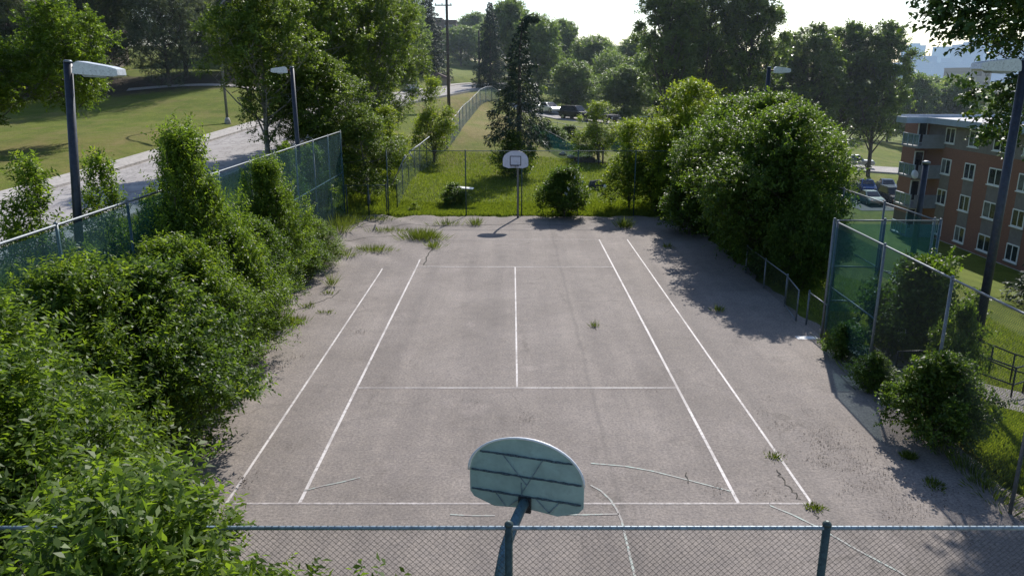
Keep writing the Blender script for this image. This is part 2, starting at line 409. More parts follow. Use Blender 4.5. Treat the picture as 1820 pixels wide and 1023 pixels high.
def height(X, Y):
    X = np.atleast_1d(np.asarray(X, float)); Y = np.atleast_1d(np.asarray(Y, float))
    Xc = np.clip(X, -130, 210); Yc = np.clip(Y, -70, 225)
    r2 = (Xc[:,None]-CP[None,:,0])**2 + (Yc[:,None]-CP[None,:,1])**2
    z = _k(r2)@_w[:_n] + _w[_n] + _w[_n+1]*Xc + _w[_n+2]*Yc
    z = np.clip(z, -11, 15)
    far = np.sqrt((X-Xc)**2+(Y-Yc)**2); z = z*(1-sstep(0, 900, far)) + (-12)*sstep(0, 900, far)
    # flat court and its apron
    dx = np.maximum(np.abs(X)-9.9, 0); dy = np.maximum(np.maximum(Y-43.3, -12-Y), 0)
    d = np.sqrt(dx*dx+dy*dy); f = sstep(0, 3.0, d); z = z*f
    # building plot, parking lot
    for (x0,x1,y0,y1,zz) in ((37,60,40,78,-6.8),(38,62,82,104,-6.5)):
        dd = np.hypot(np.maximum(np.maximum(x0-X, X-x1),0), np.maximum(np.maximum(y0-Y, Y-y1),0))
        g = sstep(0, 6, dd); z = z*g+zz*(1-g)
    for RD, hw in ((ROADS, 5.2), (LANE, 3.2)):
        P, Q = RD[:-1], RD[1:]
        e = Q[:,:2]-P[:,:2]; L2 = (e**2).sum(1)
        best = np.full(len(X), 1e9); bz = np.zeros(len(X))
        sel = np.where((X > RD[:,0].min()-9) & (X < RD[:,0].max()+9))[0]
        for i in range(len(P)):
            vx = X[sel]-P[i,0]; vy = Y[sel]-P[i,1]
            t = np.clip((vx*e[i,0]+vy*e[i,1])/L2[i], 0, 1)
            dd = np.hypot(vx-t*e[i,0], vy-t*e[i,1]); zz = P[i,2]+t*(Q[i,2]-P[i,2])
            b = dd < best[sel]; best[sel[b]] = dd[b]; bz[sel[b]] = zz[b]
        g = sstep(hw-.2, hw+2.2, best); z = z*g + (bz-.12)*(1-g)
    return z
def hz(x, y): return float(height([x],[y])[0])

def axis(a, b, dense, lo, hi, grow=1.16):
    c = list(np.arange(a, b+1e-6, dense)); s = dense
    v = b
    while v < hi: s *= grow; v += s; c.append(v)
    s = dense; v = a
    while v > lo: s *= grow; v -= s; c.insert(0, v)
    return np.array(c)
xs = axis(-40, 50, .8, -5000, 6000); ys = axis(-10, 135, .9, -800, 8000)
GX, GY = np.meshgrid(xs, ys); X, Y = GX.ravel(), GY.ravel()
Z = np.concatenate([height(X[i:i+20000], Y[i:i+20000]) for i in range(0, len(X), 20000)])
court_in = (np.abs(X) < 9.75) & (Y < 42.4) & (Y > -9)
Z = np.where(court_in, -.12, Z)
rs = np.random.RandomState(4)
nx, ny = len(xs), len(ys); I = np.arange(nx*ny).reshape(ny, nx)
F = np.stack([I[:-1,:-1], I[:-1,1:], I[1:,1:], I[1:,:-1]], -1).reshape(-1, 4)
g_me = np_mesh('ground', np.stack([X,Y,Z],1), F, M['ground'], smooth=True)
def blob(x, y, rx, ry): return np.exp(-(((X-x)/rx)**2+((Y-y)/ry)**2))
dry = .15 + .42*blob(-3,78,5,14)+.30*blob(3,72,7,6)+.10*blob(-30,60,14,20)+.22*blob(-26,48,10,10)+.5*blob(-6,97,5,14) - .6*blob(2,48,12,5) - .5*sstep(9, 16, X)*(Y < 75)
dirt = .9*blob(-10.6,20,1.0,40)*(Y < 42)+.5*blob(-5.5,46.5,2.2,1.6)+1.0*blob(-46,85,16,8)+.8*blob(-28,100,8,12)+.7*blob(-2,45.6,3.,.5)
for nm, val in (('dry', dry), ('dirt', dirt)):
    a = g_me.attributes.new(nm, 'FLOAT', 'POINT'); a.data.foreach_set('value', val.astype(np.float32))
tag(link('ground', g_me), kind='structure')

def strip(name, P, off0, off1, dz, mat, kerb=0):
    P = np.asarray(P); T = np.gradient(P[:,:2], axis=0); T /= np.linalg.norm(T, axis=1)[:,None]
    Nn = np.stack([T[:,1], -T[:,0]], 1)     # to the right of travel
    mb = MB(); n = len(P)
    a = [(P[i,0]+Nn[i,0]*off0, P[i,1]+Nn[i,1]*off0, P[i,2]+dz) for i in range(n)]
    b = [(P[i,0]+Nn[i,0]*off1, P[i,1]+Nn[i,1]*off1, P[i,2]+dz) for i in range(n)]
    lo = -.3
    a2 = [(x,y,z+lo) for x,y,z in a]; b2 = [(x,y,z+lo) for x,y,z in b]
    vs = a+b+a2+b2; fs = []
    for i in range(n-1):
        fs += [(i, i+1, n+i+1, n+i), (2*n+i, 2*n+i+1, i+1, i), (n+i, n+i+1, 3*n+i+1, 3*n+i)]
    mb.add(vs, fs); return tag(mb.build(name, mat), kind='structure')
strip('road', ROADS, -3.4, 3.4, 0, M['road'])
strip('kerb', ROADS, -3.58, -3.40, .13, M['concrete'])
strip('kerb', ROADS, 3.40, 3.58, .13, M['concrete'])
strip('sidewalk', ROADS, -5.1, -3.582, .125, M['concrete'])
strip('lane', LANE, -2.6, 2.6, 0, M['road'])

# parking lot and street beside the apartment house
mb = MB(); mb.add([(38,82,-6.46),(62,82,-6.46),(62,103,-6.46),(38,103,-6.46)], [(0,1,2,3)]); tag(mb.build('parking_lot', simple('parking asphalt', (.085,.085,.09), .9, 0, .2, 3)), kind='structure')
STREET = resample(np.array([(30,128,-4.3),(42,122,-5.2),(52,118,-5.9),(64,115,-6.2),(90,112,-6.6)], float), 2)
for p in STREET: p[2] = hz(p[0], p[1])+.25
strip('street', STREET, -4, 4, 0, M['road'])

# ------------------------------------------------------------------ the court
CX = .13; YB = 12.68; YS = YB+5.485; YS2 = YS+12.8; YF = YB+23.77
ax = np.arange(-9.75, 9.76, .25); ay = np.arange(-8, 42.76, .25)
gx, gy = np.meshgrid(ax, ay); x, y = gx.ravel(), gy.ravel()
def heave(x, y):
    x = np.asarray(x, float); y = np.asarray(y, float)
    m = sstep(-3.2, -5.5, -(-x)) if False else 1/(1+np.exp((x+4.6)*1.6))
    m = m*sstep(29, 34, y)
    s = .075*np.sin(x*1.9+.6*np.sin(y*.9))*np.sin(y*1.35+x*.5)+.04*np.sin(x*3.1+y*2.2)
    return m*(s+.05)
z = heave(x, y)
jag = .25*np.sin(x*2.1)+.18*np.sin(x*5.3+1)+.1*np.sin(x*11)
y2 = np.where(y > 42.4, y+jag*.8, y)
jx = .12*np.sin(y*1.7)+.08*np.sin(y*4.1)
x2 = np.where(x > 9.6, x+jx-.05, x)
n1, n2 = len(ax), len(ay); I = np.arange(n1*n2).reshape(n2, n1)
F = np.stack([I[:-1,:-1], I[:-1,1:], I[1:,1:], I[1:,:-1]], -1).reshape(-1, 4)
tag(link('tennis_court', np_mesh('tennis_court', np.stack([x2,y2,z],1), F, M['asphalt'], smooth=True)), kind='structure')

def painted(name, pts, wd, mat, dz=.004):
    """a painted stripe along ground points"""
    P = np.array([(p[0],p[1]) for p in pts], float)
    seg = []
    for i in range(len(P)-1):
        k = max(1, int(np.linalg.norm(P[i+1]-P[i])/.4))
        seg += [P[i]+(P[i+1]-P[i])*j/k for j in range(k)]
    seg.append(P[-1]); P = np.array(seg)
    T = np.gradient(P, axis=0); T /= np.linalg.norm(T, axis=1)[:,None]; Nn = np.stack([-T[:,1], T[:,0]], 1)
    A = P+Nn*wd/2; B = P-Nn*wd/2; n = len(P)
    za = heave(A[:,0], A[:,1])+dz+.006*(np.abs(heave(A[:,0],A[:,1])) > .002); zb = heave(B[:,0], B[:,1])+dz+.006*(np.abs(heave(B[:,0],B[:,1])) > .002)
    V = np.r_[np.c_[A, za], np.c_[B, zb]]
    F = [(n+i, n+i+1, i+1, i) for i in range(n-1)]
    return tag(link(name, np_mesh(name, V, F, mat)), kind='structure')
L = .05
for s in (-1, 1):
    painted('singles_sideline', [(CX+s*4.115, YB), (CX+s*4.115, YF if s > 0 else 32.2)], L+.015, M['line'])
    painted('doubles_sideline', [(CX+s*5.485, YB+(.0 if s > 0 else 0)), (CX+s*5.485, YF if s > 0 else YS2-.35)], L+.005, M['line'])
painted('centre_line', [(CX, YS+.05), (CX, YS2-.04)], L, M['line'], .005)
painted('service_line', [(CX-4.08, YS), (CX+4.08, YS)], L, M['line'], .006)
painted('service_line', [(CX-4.08, YS2), (CX+4.08, YS2)], L, M['line'], .006)
painted('baseline', [(CX-5.46, YB), (CX+5.46, YB)], L+.01, M['linefaint'], .006)
painted('baseline', [(CX-4.0, YF), (CX+4.08, YF)], L+.01, M['linefaint'], .006)
green = [[(1050,823),(1110,828),(1160,837),(1220,852),(1300,873)], [(1050,862),(1068,872),(1085,888),(1096,905),(1105,925),(1113,960),(1120,990),(1128,1023),(1134,1060)],
         [(985,914),(1040,914.5),(1100,913)], [(1368,898),(1410,915),(1460,940),(1520,975),(1600,1017),(1650,1050)],
         [(540,872),(570,864),(605,857),(640,848)], [(800,914),(840,916),(880,916)]]
for g in green: painted('court_marking', [at(*q) for q in g], .042, M['linegreen'], .008)

# cracks
def crack(pts, wd=.03):
    r = random.Random(int(pts[0][0]*10)); P = []
    for i in range(len(pts)-1):
        a, b = at(*pts[i]), at(*pts[i+1])
        for j in range(6):
            t = j/6; P.append((a[0]+(b[0]-a[0])*t+r.uniform(-.05,.05), a[1]+(b[1]-a[1])*t+r.uniform(-.05,.05)))
    painted('crack', P, wd, M['crack'], .0095)
crack([(1378,835),(1390,850),(1408,872),(1424,890)], .022); crack([(1442,905),(1455,925)],.02)
crack([(498,560),(545,545),(590,528),(610,512)], .03); crack([(560,430),(640,425),(720,420),(780,418)], .05)
crack([(775,430),(760,455),(752,475)], .05); crack([(640,405),(730,402),(850,400),(930,398),(1050,402)], .05)
crack([(1055,572),(1058,590)], .03); crack([(1218,838),(1222,862)], .02); crack([(545,470),(600,452),(680,440)],.03)

# ------------------------------------------------------------------ chain link and fences
def chain_arrays(p0, p1, zb0, zb1, zt0, zt1, pitch, r):
    p0, p1 = np.array(p0, float), np.array(p1, float); Ld = np.linalg.norm(p1-p0); d = (p1-p0)/Ld; nrm = np.array([-d[1], d[0]])
    nw = int(Ld/(pitch/2)); zb = min(zb0, zb1); Ht = max(zt0, zt1)-zb; npt = int(Ht/(pitch/2))+1
    i = np.arange(nw)[:,None]; j = np.arange(npt)[None,:]
    s = (i+((j+i) % 2))*pitch/2
    t = np.clip(s/Ld, 0, 1)
    zbt = zb0+(zb1-zb0)*t; ztt = zt0+(zt1-zt0)*t
    z = np.clip(zbt + j*pitch/2, zbt, ztt)
    off = np.where(j % 2 == 0, r*.9, -r*.9)
    px = p0[0]+d[0]*s+nrm[0]*off; py = p0[1]+d[1]*s+nrm[1]*off
    C = np.stack([px, py, z+0*px], -1)           # nw,npt,3
    ring = [np.array([d[0]*math.cos(a)*r+nrm[0]*math.sin(a)*r, d[1]*math.cos(a)*r+nrm[1]*math.sin(a)*r, 0]) for a in (0, 2*PI/3, 4*PI/3)]
    V = np.stack([C+q for q in ring], 2).reshape(-1, 3)
    b = (np.arange(nw)[:,None]*npt+np.arange(npt-1)[None,:]).ravel()*3
    F = np.concatenate([np.stack([b+k, b+(k+1) % 3, b+3+(k+1) % 3, b+3+k], 1) for k in range(3)])
    return V, F

def fence(name, label, posts, h, group=None, base=None, pitch=0, wire_r=.0016, screen=None, mid=(), post_r=.035, rail_r=.022, postmat='galv', railmat='galv', wiremat='wire', screenmat='screen', rail_skip=(), bottom=False, tops=None, cat='fence', skip_post=()):
    zb = [hz(*p) if base is None else base for p in posts]
    if base is None: zb = [max(z_, 0) if abs(p[0]) < 9.9 and p[1] < 43 else z_ for z_, p in zip(zb, posts)]
    zt = tops or [z_+h for z_ in zb]
    root = empty(name, (posts[0][0], posts[0][1], zb[0]), 0, label, cat, group); ox, oy, oz = posts[0][0], posts[0][1], zb[0]
    def Lc(x, y, z): return (x-ox, y-oy, z-oz)
    for i, (p, a, b) in enumerate(zip(posts, zb, zt)):
        if i in skip_post: continue
        mb = MB(); mb.tube([Lc(p[0],p[1],a-.2), Lc(p[0],p[1],b+.03)], post_r, 10)
        mb.tube([Lc(p[0],p[1],b+.03), Lc(p[0],p[1],b+.05), Lc(p[0],p[1],b+.075)], [post_r*1.15, post_r*1.1, post_r*.35], 10)
        mb.build('post', M[postmat], root, smooth=True)
    mb = MB(); run = []
    for i in range(len(posts)):
        run.append(Lc(posts[i][0], posts[i][1], zt[i]))
        if i in rail_skip or i == len(posts)-1:
            if len(run) > 1: mb.tube(run, rail_r, 10)
            run = []
            
    if mb.v: mb.build('top_rail', M[railmat], root, smooth=True)
    for (frac, i0, i1) in mid:
        m2 = MB(); m2.tube([Lc(posts[i][0], posts[i][1], zb[i]+(zt[i]-zb[i])*frac) for i in range(i0, i1+1)], rail_r*.9, 8)
        m2.build('middle_rail', M[railmat], root, smooth=True)
    if bottom:
        m2 = MB(); m2.tube([Lc(posts[i][0], posts[i][1], zb[i]+.08) for i in range(len(posts))], rail_r*.8, 8); m2.build('bottom_rail', M[railmat], root, smooth=True)
    if pitch:
        Vs, Fs, o = [], [], 0
        for i in range(len(posts)-1):
            V, F_ = chain_arrays(posts[i], posts[i+1], zb[i]+.03, zb[i+1]+.03, zt[i]+.035, zt[i+1]+.035, pitch, wire_r)
            V = V-np.array([ox,oy,oz]); Vs.append(V); Fs.append(F_+o); o += len(V)
        link('chain_link_mesh', np_mesh('chain_link_mesh', np.concatenate(Vs), np.concatenate(Fs), M[wiremat]), root)
    if screen:
        i0, i1, f0, f1 = screen
        m2 = MB(); r = random.Random(len(posts)*7+int(ox*10))
        for i in range(i0, i1):
            K = 8
            for q in range(K):
                pts = []
                for t in (q/K, (q+1)/K):
                    x_ = posts[i][0]+(posts[i+1][0]-posts[i][0])*t; y_ = posts[i][1]+(posts[i+1][1]-posts[i][1])*t
                    b = zb[i]+(zb[i+1]-zb[i])*t; c = zt[i]+(zt[i+1]-zt[i])*t
                    pts.append((x_, y_, b, c))
                vs = []; nz = 6
                for (x_, y_, b, c) in pts:
                    for k in range(nz+1):
                        f = f0+(f1-f0)*k/nz
                        bul = .03*math.sin(x_*2.1+y_*1.7)*math.sin(k*1.3+y_*.4) if 0 < k < nz else 0
                        nxn, nyn = (posts[i+1][1]-posts[i][1]), -(posts[i+1][0]-posts[i][0]); ln = math.hypot(nxn, nyn)
                        vs.append(Lc(x_+(nxn/ln)*(.05+bul), y_+(nyn/ln)*(.05+bul), b+(c-b)*f-.02))
                m2.add(vs, [(k, nz+1+k, nz+2+k, k+1) for k in range(nz)])
        m2.build('windscreen', M[screenmat], root, smooth=True)
    return root

# near fence, just below the viewer
fence('chain_link_fence', 'blue railed chain link fence crossing the foreground below the nearer backboard',
      [(-6.05,6.35),(-3.03,6.35),(-.03,6.35),(2.98,6.35),(6.0,6.35),(9.05,6.35)], 3.6, base=0, pitch=.066, wire_r=.0025, railmat='bluerail', postmat='darkpost', rail_r=.021, post_r=.038)
# left fence with windscreen
LF = [(-9.4, 3.5+i*3.0) for i in range(14)]
lf = fence('windscreen_fence', 'tall fence hung with green windscreen along the left side of the court', LF, 4.74, base=0, pitch=0, screen=(0, 13, .02, .99), mid=((.53, 9, 13),), rail_r=.03)
Vs, Fs = chain_arrays(LF[2], LF[8], .03, .03, 4.75, 4.75, .09, .0017)
link('chain_link_mesh', np_mesh('chain_link_mesh', Vs-np.array([-9.4,3.5,0]), Fs, M['wiregreen']), lf)
# back fence
fence('chain_link_fence', 'chain link fence behind the far basketball hoop, the spruce lawn beyond it',
      [(-7.0,42.9),(-5.7,42.9),(-2.6,42.9),(.55,42.9),(3.7,42.9),(6.9,42.9),(10.1,42.9)], 3.65, base=0, pitch=.11, wire_r=.0015, wiremat='wiregreen', rail_r=.02, postmat='wiregreen', railmat='wiregreen', rail_skip=(0,), skip_post=(1,))
fence('corner_fence', 'short low chain link fence closing the weedy far left corner of the court',
      [(-9.3,42.7),(-8.1,42.8),(-7.1,42.9)], 1.75, base=0, pitch=.11, wire_r=.0015, wiremat='wiregreen', rail_r=.02, postmat='darkpost', railmat='wiregreen')
# bent and broken rails of the collapsed corner
t = empty('broken_rail', (-6.9,43.3,0), 0, 'bent pale fence rails sticking up at the collapsed corner of the fence', 'fence rail')
a, b = at(697,327,1.9), at(720,275,3.4)
for q0, q1 in (((697,327,1.9),(720,276,3.5)), ((727,270,3.45),(735,281,3.1)), ((727,269,3.5),(763,243,3.9))):
    p, q = Vector(at(*q0)), Vector(at(*q1)); o = Vector((-6.9,43.3,0))
    MB().tube([p-o, (p+q)/2-o+Vector((0,0,-.04)), q-o], .03, 8).build('rail', M['galv'], t, smooth=True)
# slatted fence climbing the mound
MF = [(-6.9,45.5),(-6.95,48.5),(-6.95,51.5),(-6.9,54.5),(-6.9,57.5),(-6.7,60.5),(-6.2,63.5),(-5.6,66.5),(-5.2,69.5),(-4.9,73),(-4.85,77),(-4.8,82),(-4.75,87),(-4.6,92),(-4.4,97),(-4.1,101),(-3.5,105),(-2.8,108),(-1.8,110)]
fence('slatted_fence', 'blue grey slatted fence climbing the grassy mound left of the spruce', MF[7:], 1.95, screen=(0, len(MF)-8, .02, .97), screenmat='slats', rail_r=.035, post_r=.05, railmat='galv', postmat='darkpost')
fence('netting_fence', 'see-through blue grey netting fence rising from the collapsed corner to the slatted fence', MF[:8], 1.95, screen=(0, 7, .02, .97), screenmat='thinnet', rail_r=.02, post_r=.03, railmat='wiregreen', postmat='darkpost', rail_skip=(0,))
# right fence
RFP = [(9.4,21.7),(9.3,18.6),(9.2,15.4),(9.12,12.35),(9.08,9.3),(9.05,6.35)]
rf = fence('chain_link_fence', 'tall chain link fence along the right side of the court, beside the leaning dark pole', RFP, 3.63, base=0, pitch=.062, wire_r=.003, rail_r=.024, post_r=.035, mid=((.47,0,1),), screen=(0,1,.12,.97), screenmat='thinscreen')
fence('enclosure_fence', 'tall screened fence panel with cross bars standing square to the court gateway',
      [(9.45,22.05),(10.9,22.0),(12.5,21.95)], 3.63, base=None, pitch=.062, wire_r=.0015, mid=((.33,0,1),(.62,0,1),(.60,1,2)), screen=(0,2,.25,.98), post_r=.04, tops=[3.63,3.63,3.63], screenmat='thinscreen')
fence('enclosure_fence', 'tall fence with green netting running back from the enclosure towards the parked cars',
      [(12.52,22.3),(12.4,25.2),(12.3,28.2),(12.2,31.2)], 3.63, pitch=.08, wire_r=.0015, tops=[3.6,3.63,3.65,3.65], screen=(0,3,.45,.98), mid=((.5,0,3),), screenmat='thinscreen')
fence('low_fence', 'waist high chain link fence between the gateway and the big dark shrubs', [(9.45,25.3),(9.45,27.6),(9.45,29.9)], 1.1, base=0, pitch=.062, wire_r=.0015, post_r=.03, rail_r=.02)
fence('low_fence', 'short waist high fence stub joining the tall corner post at the gateway', [(9.45,21.85),(9.45,23.3)], 1.08, base=0, pitch=.062, wire_r=.0015, post_r=.03, rail_r=.02)
g = empty('gate', (9.42,25.25,0), 0, 'low chain link gate standing ajar in the right side fence', 'gate')
gp = [(0,0),(-.35,-1.85)]
m2 = MB()
pa, pb = Vector((0,0,0)), Vector((-.25,-1.8,0))
m2.tube([pa+Vector((0,0,.08)), pa+Vector((0,0,1.12))], .024, 8); m2.tube([pb+Vector((0,0,.08)), pb+Vector((0,0,1.12))], .024, 8)
m2.tube([pa+Vector((0,0,.1)), pb+Vector((0,0,.1))], .022, 8); m2.tube([pa+Vector((0,0,1.1)), pb+Vector((0,0,1.1))], .022, 8)
m2.build('frame', M['galv'], g, smooth=True)
Vs, Fs = chain_arrays((0,0), (-.25,-1.8), .1, .1, 1.1, 1.1, .062, .0015); link('chain_link_mesh', np_mesh('chain_link_mesh', Vs, Fs, M['wire']), g)
g = empty('gate', (11.0,20.3,hz(11,20.3)), 0, 'small open gate with a white notice beside the netted enclosure', 'gate')
m2 = MB()
for xx in (0, .05): m2.tube([(xx,xx*18-.1,0),(xx,xx*18-.1,1.15)], .028, 8)
m2.tube([(0,-.1,1.1),(.05,.8,1.1)], .024, 8); m2.tube([(0,-.1,.1),(.05,.8,.1)], .024, 8); m2.build('frame', M['galv'], g, smooth=True)
MB().box((-.24,-.16,.68), (-.03,-.145,1.12)).build('notice', M['whitepaint'], g)

# drain cover / white plate at the gateway
t = link('paint_patch', MB().box((-.32,-.13,0), (.32,.13,.008)).mesh('paint_patch', M['whitepaint']))
t.location = at(1434,600,.002); tag(t, 'small white plate lying on the asphalt by the gateway', 'plate')

# ------------------------------------------------------------------ path, barrier, stair railing
def hpath(name, pts, wd, mat, dz):
    P = resample(np.array([(a,b,0) for a,b in pts], float), .5); T = np.gradient(P[:,:2], axis=0); T /= np.linalg.norm(T,axis=1)[:,None]; Nn = np.stack([T[:,1],-T[:,0]],1)
    K = 5; V = []
    for k in range(K+1):
        o = (k/K-.5)*wd; q = P[:,:2]+Nn*o; V.append(np.c_[q, height(q[:,0], q[:,1])+dz])
    n = len(P); V = np.concatenate(V); F = [(k*n+i, k*n+i+1, (k+1)*n+i+1, (k+1)*n+i) for k in range(K) for i in range(n-1)]
    tag(link(name, np_mesh(name, V, F, mat, smooth=True)), kind='structure')
hpath('path', [(9.95,19.6),(11.5,20.0),(13.3,20.5),(15.5,21.2),(18.5,21.8),(24,23)], 2.8, M['pathgrey'], .09)
b0 = empty('barrier', (9.95,18.5,hz(10.6,18.5)), 0, 'dark low pipe barrier with two rails at the end of the path', 'barrier')
m2 = MB(); m2.tube([(0,0,-.1),(0,0,.9),(1.5,.1,.9),(1.5,.1,-.3)], .028, 8); m2.build('frame', M['blackbar'], b0, smooth=True)
MB().tube([(.03,0,.48),(1.47,.1,.48)], .024, 8).build('middle_rail', M['blackbar'], b0, smooth=True)
def gp_(px, py, z): return Vector(at(px, py, z))
b1 = empty('handrail', (15.0,22.8,hz(15,22.8)), 0, 'black pipe handrails around the sloping path on the right lawn', 'railing'); o = Vector(b1.location)
P3 = [(12.4,23.2),(14.3,23.4),(15.6,23.0),(17.6,22.9)]
rails = [[(14.2,24.5),(16.2,24.2),(16.7,23.8),(18.5,23.4)], [(11.8,21.5),(13.6,21.6),(15.2,21.5),(16.4,22.7),(18,22.9)]]
for rr in rails:
    pts = [Vector((x_,y_,hz(x_,y_))) for x_,y_ in rr]
    for hh in (1.05, .5):
        MB().tube([p+Vector((0,0,hh))-o for p in pts], .026, 8).build('rail', M['blackbar'], b1, smooth=True)
    for p in pts[1:]:
        MB().tube([p+Vector((0,0,-.2))-o, p+Vector((0,0,1.06))-o], .028, 8).build('post', M['blackbar'], b1, smooth=True)

# ------------------------------------------------------------------ lamps
def flood(_, label, x, y, rz, length=1.05):
    z = min(hz(x, y), 1.2); root = empty('floodlight_pole', (x, y, z), 0, label, 'light pole', 'floodlight poles around the court')
    top = 8.05-z
    MB().tube([(0,0,-.3),(0,0,top)], [.115,.10], 14).build('pole', M['polepaint'], root, smooth=True)
    MB().tube([(0,0,top),(0,0,top+.05)], [.115,.07], 14).build('cap', M['galv'], root, smooth=True)
    c, s = math.cos(rz), math.sin(rz)
    MB().tube([(0,0,top-.12),(c*.35,s*.35,top-.12)], .03, 8).build('arm', M['rim'], root, smooth=True)
    # wedge shaped housing: long flat top, sloped ends, shallow belly
    def W(l, w_, z_): return (c*l-s*w_, s*l+c*w_, top+z_)
    prof = [(.2,-.16),(.24,.0),(.32,.05),(length,-.01),(length+.2,-.05),(length+.22,-.19),(length+.12,-.23),(.28,-.25),(.2,-.24)]
    poly = [W(l, -.22, z_) for l, z_ in prof]; e = Vector(W(0,.22,0))-Vector(W(0,-.22,0))
    hsg = MB().prism(poly, e).build('housing', M['lampwhite'], root, bevel=.006)
    prof = [(.38,-.243),(length-.05,-.225),(length-.1,-.275),(.44,-.30)]
    MB().prism([W(l,-.17,z_) for l,z_ in prof], (Vector(W(0,.17,0))-Vector(W(0,-.17,0)))).build('lens', M['lamplens'], hsg, bevel=.005)
    return root
lp = flood('', 'dark light pole left of the court, its lamp head pointing right', -11.25, 18.9, 0.0); lp.rotation_euler[1] = R(5.2)
flood('', 'dark light pole behind the far end of the green windscreen fence', -10.4, 37.5, R(195), .75)
flood('', 'dark light pole rising behind the big shrubs right of the court', 12.15, 37.5, R(-10), .75)
rp = flood('', 'thick dark light pole at the right edge, its lamp head pointing left', 12.2, 18.9, R(180), .95)

# street lamp with curved arm on the left lawn
sx, sy = -23.9, 65.5; z0 = hz(sx, sy)
root = empty('street_lamp', (sx, sy, z0), 0, 'tall grey street lamp with curved arm on the left lawn', 'street lamp')
MB().tube([(0,0,-.2),(0,0,.25),(0,0,.5)], [.26,.24,.14], 14).build('base', M['concrete'], root, smooth=True)
pts = [(0,0,.4),(0,0,8.4)] + [(2.6*(1-math.cos(a)), -.5*(1-math.cos(a)), 8.4+1.9*math.sin(a)) for a in [i*PI/12 for i in range(1, 7)]]
MB().tube(pts, [.11,.085]+[.07]*6, 12).build('pole', M['galv'], root, smooth=True)
MB().prism([(2.5,-.65,10.27),(3.5,-.85,10.2),(3.55,-.85,10.32),(3.1,-.75,10.45),(2.6,-.6,10.4)], (.06,.34,0)).build('lamp_head', M['lampwhite'], root, bevel=.03)

root = empty('dark_post', (21.4,39.7,hz(21.4,39.7)), 0, 'thick dark capped post on the lawn in front of the balconies', 'post')
hp = 3.3-hz(21.4,39.7)
MB().tube([(0,0,-.3),(0,0,hp)], .15, 14).build('post', M['polepaint'], root, smooth=True)
MB().tube([(0,0,hp),(0,0,hp+.1),(0,0,hp+.16)], [.2,.2,.08], 14).build('cap', M['galv'], root, smooth=True)
# utility poles
def utility(label, px, d, top, arm):
    X_ = (px-910)/FPX*d; Y_ = d/math.cos(PITCH)-.3; z_ = hz(X_, Y_)
    root = empty('utility_pole', (X_, Y_, z_), 0, label, 'utility pole')
    h_ = top-z_
    MB().tube([(0,0,-.3),(0,0,h_)], [.19,.13], 12).build('pole', M['wood'], root, smooth=True)
    if arm:
        MB().box((-1.3,-.06,arm-z_-.06),(.55,.06,arm-z_+.06)).build('crossarm', M['wood'], root)
        for q in (-1.2,-.5,.45): MB().tube([(q,0,arm-z_+.06),(q,0,arm-z_+.16),(q,0,arm-z_+.24)], [.03,.06,.03], 8).build('insulator', M['galv'], root)
    return root
utility('tall wooden utility pole with a crossarm beside the road on the left', 797, 84, 17.5, 7.73+120*84/1408)
utility('plain dark utility pole where the road bends behind the mound', 852, 118, 14.2, 0)

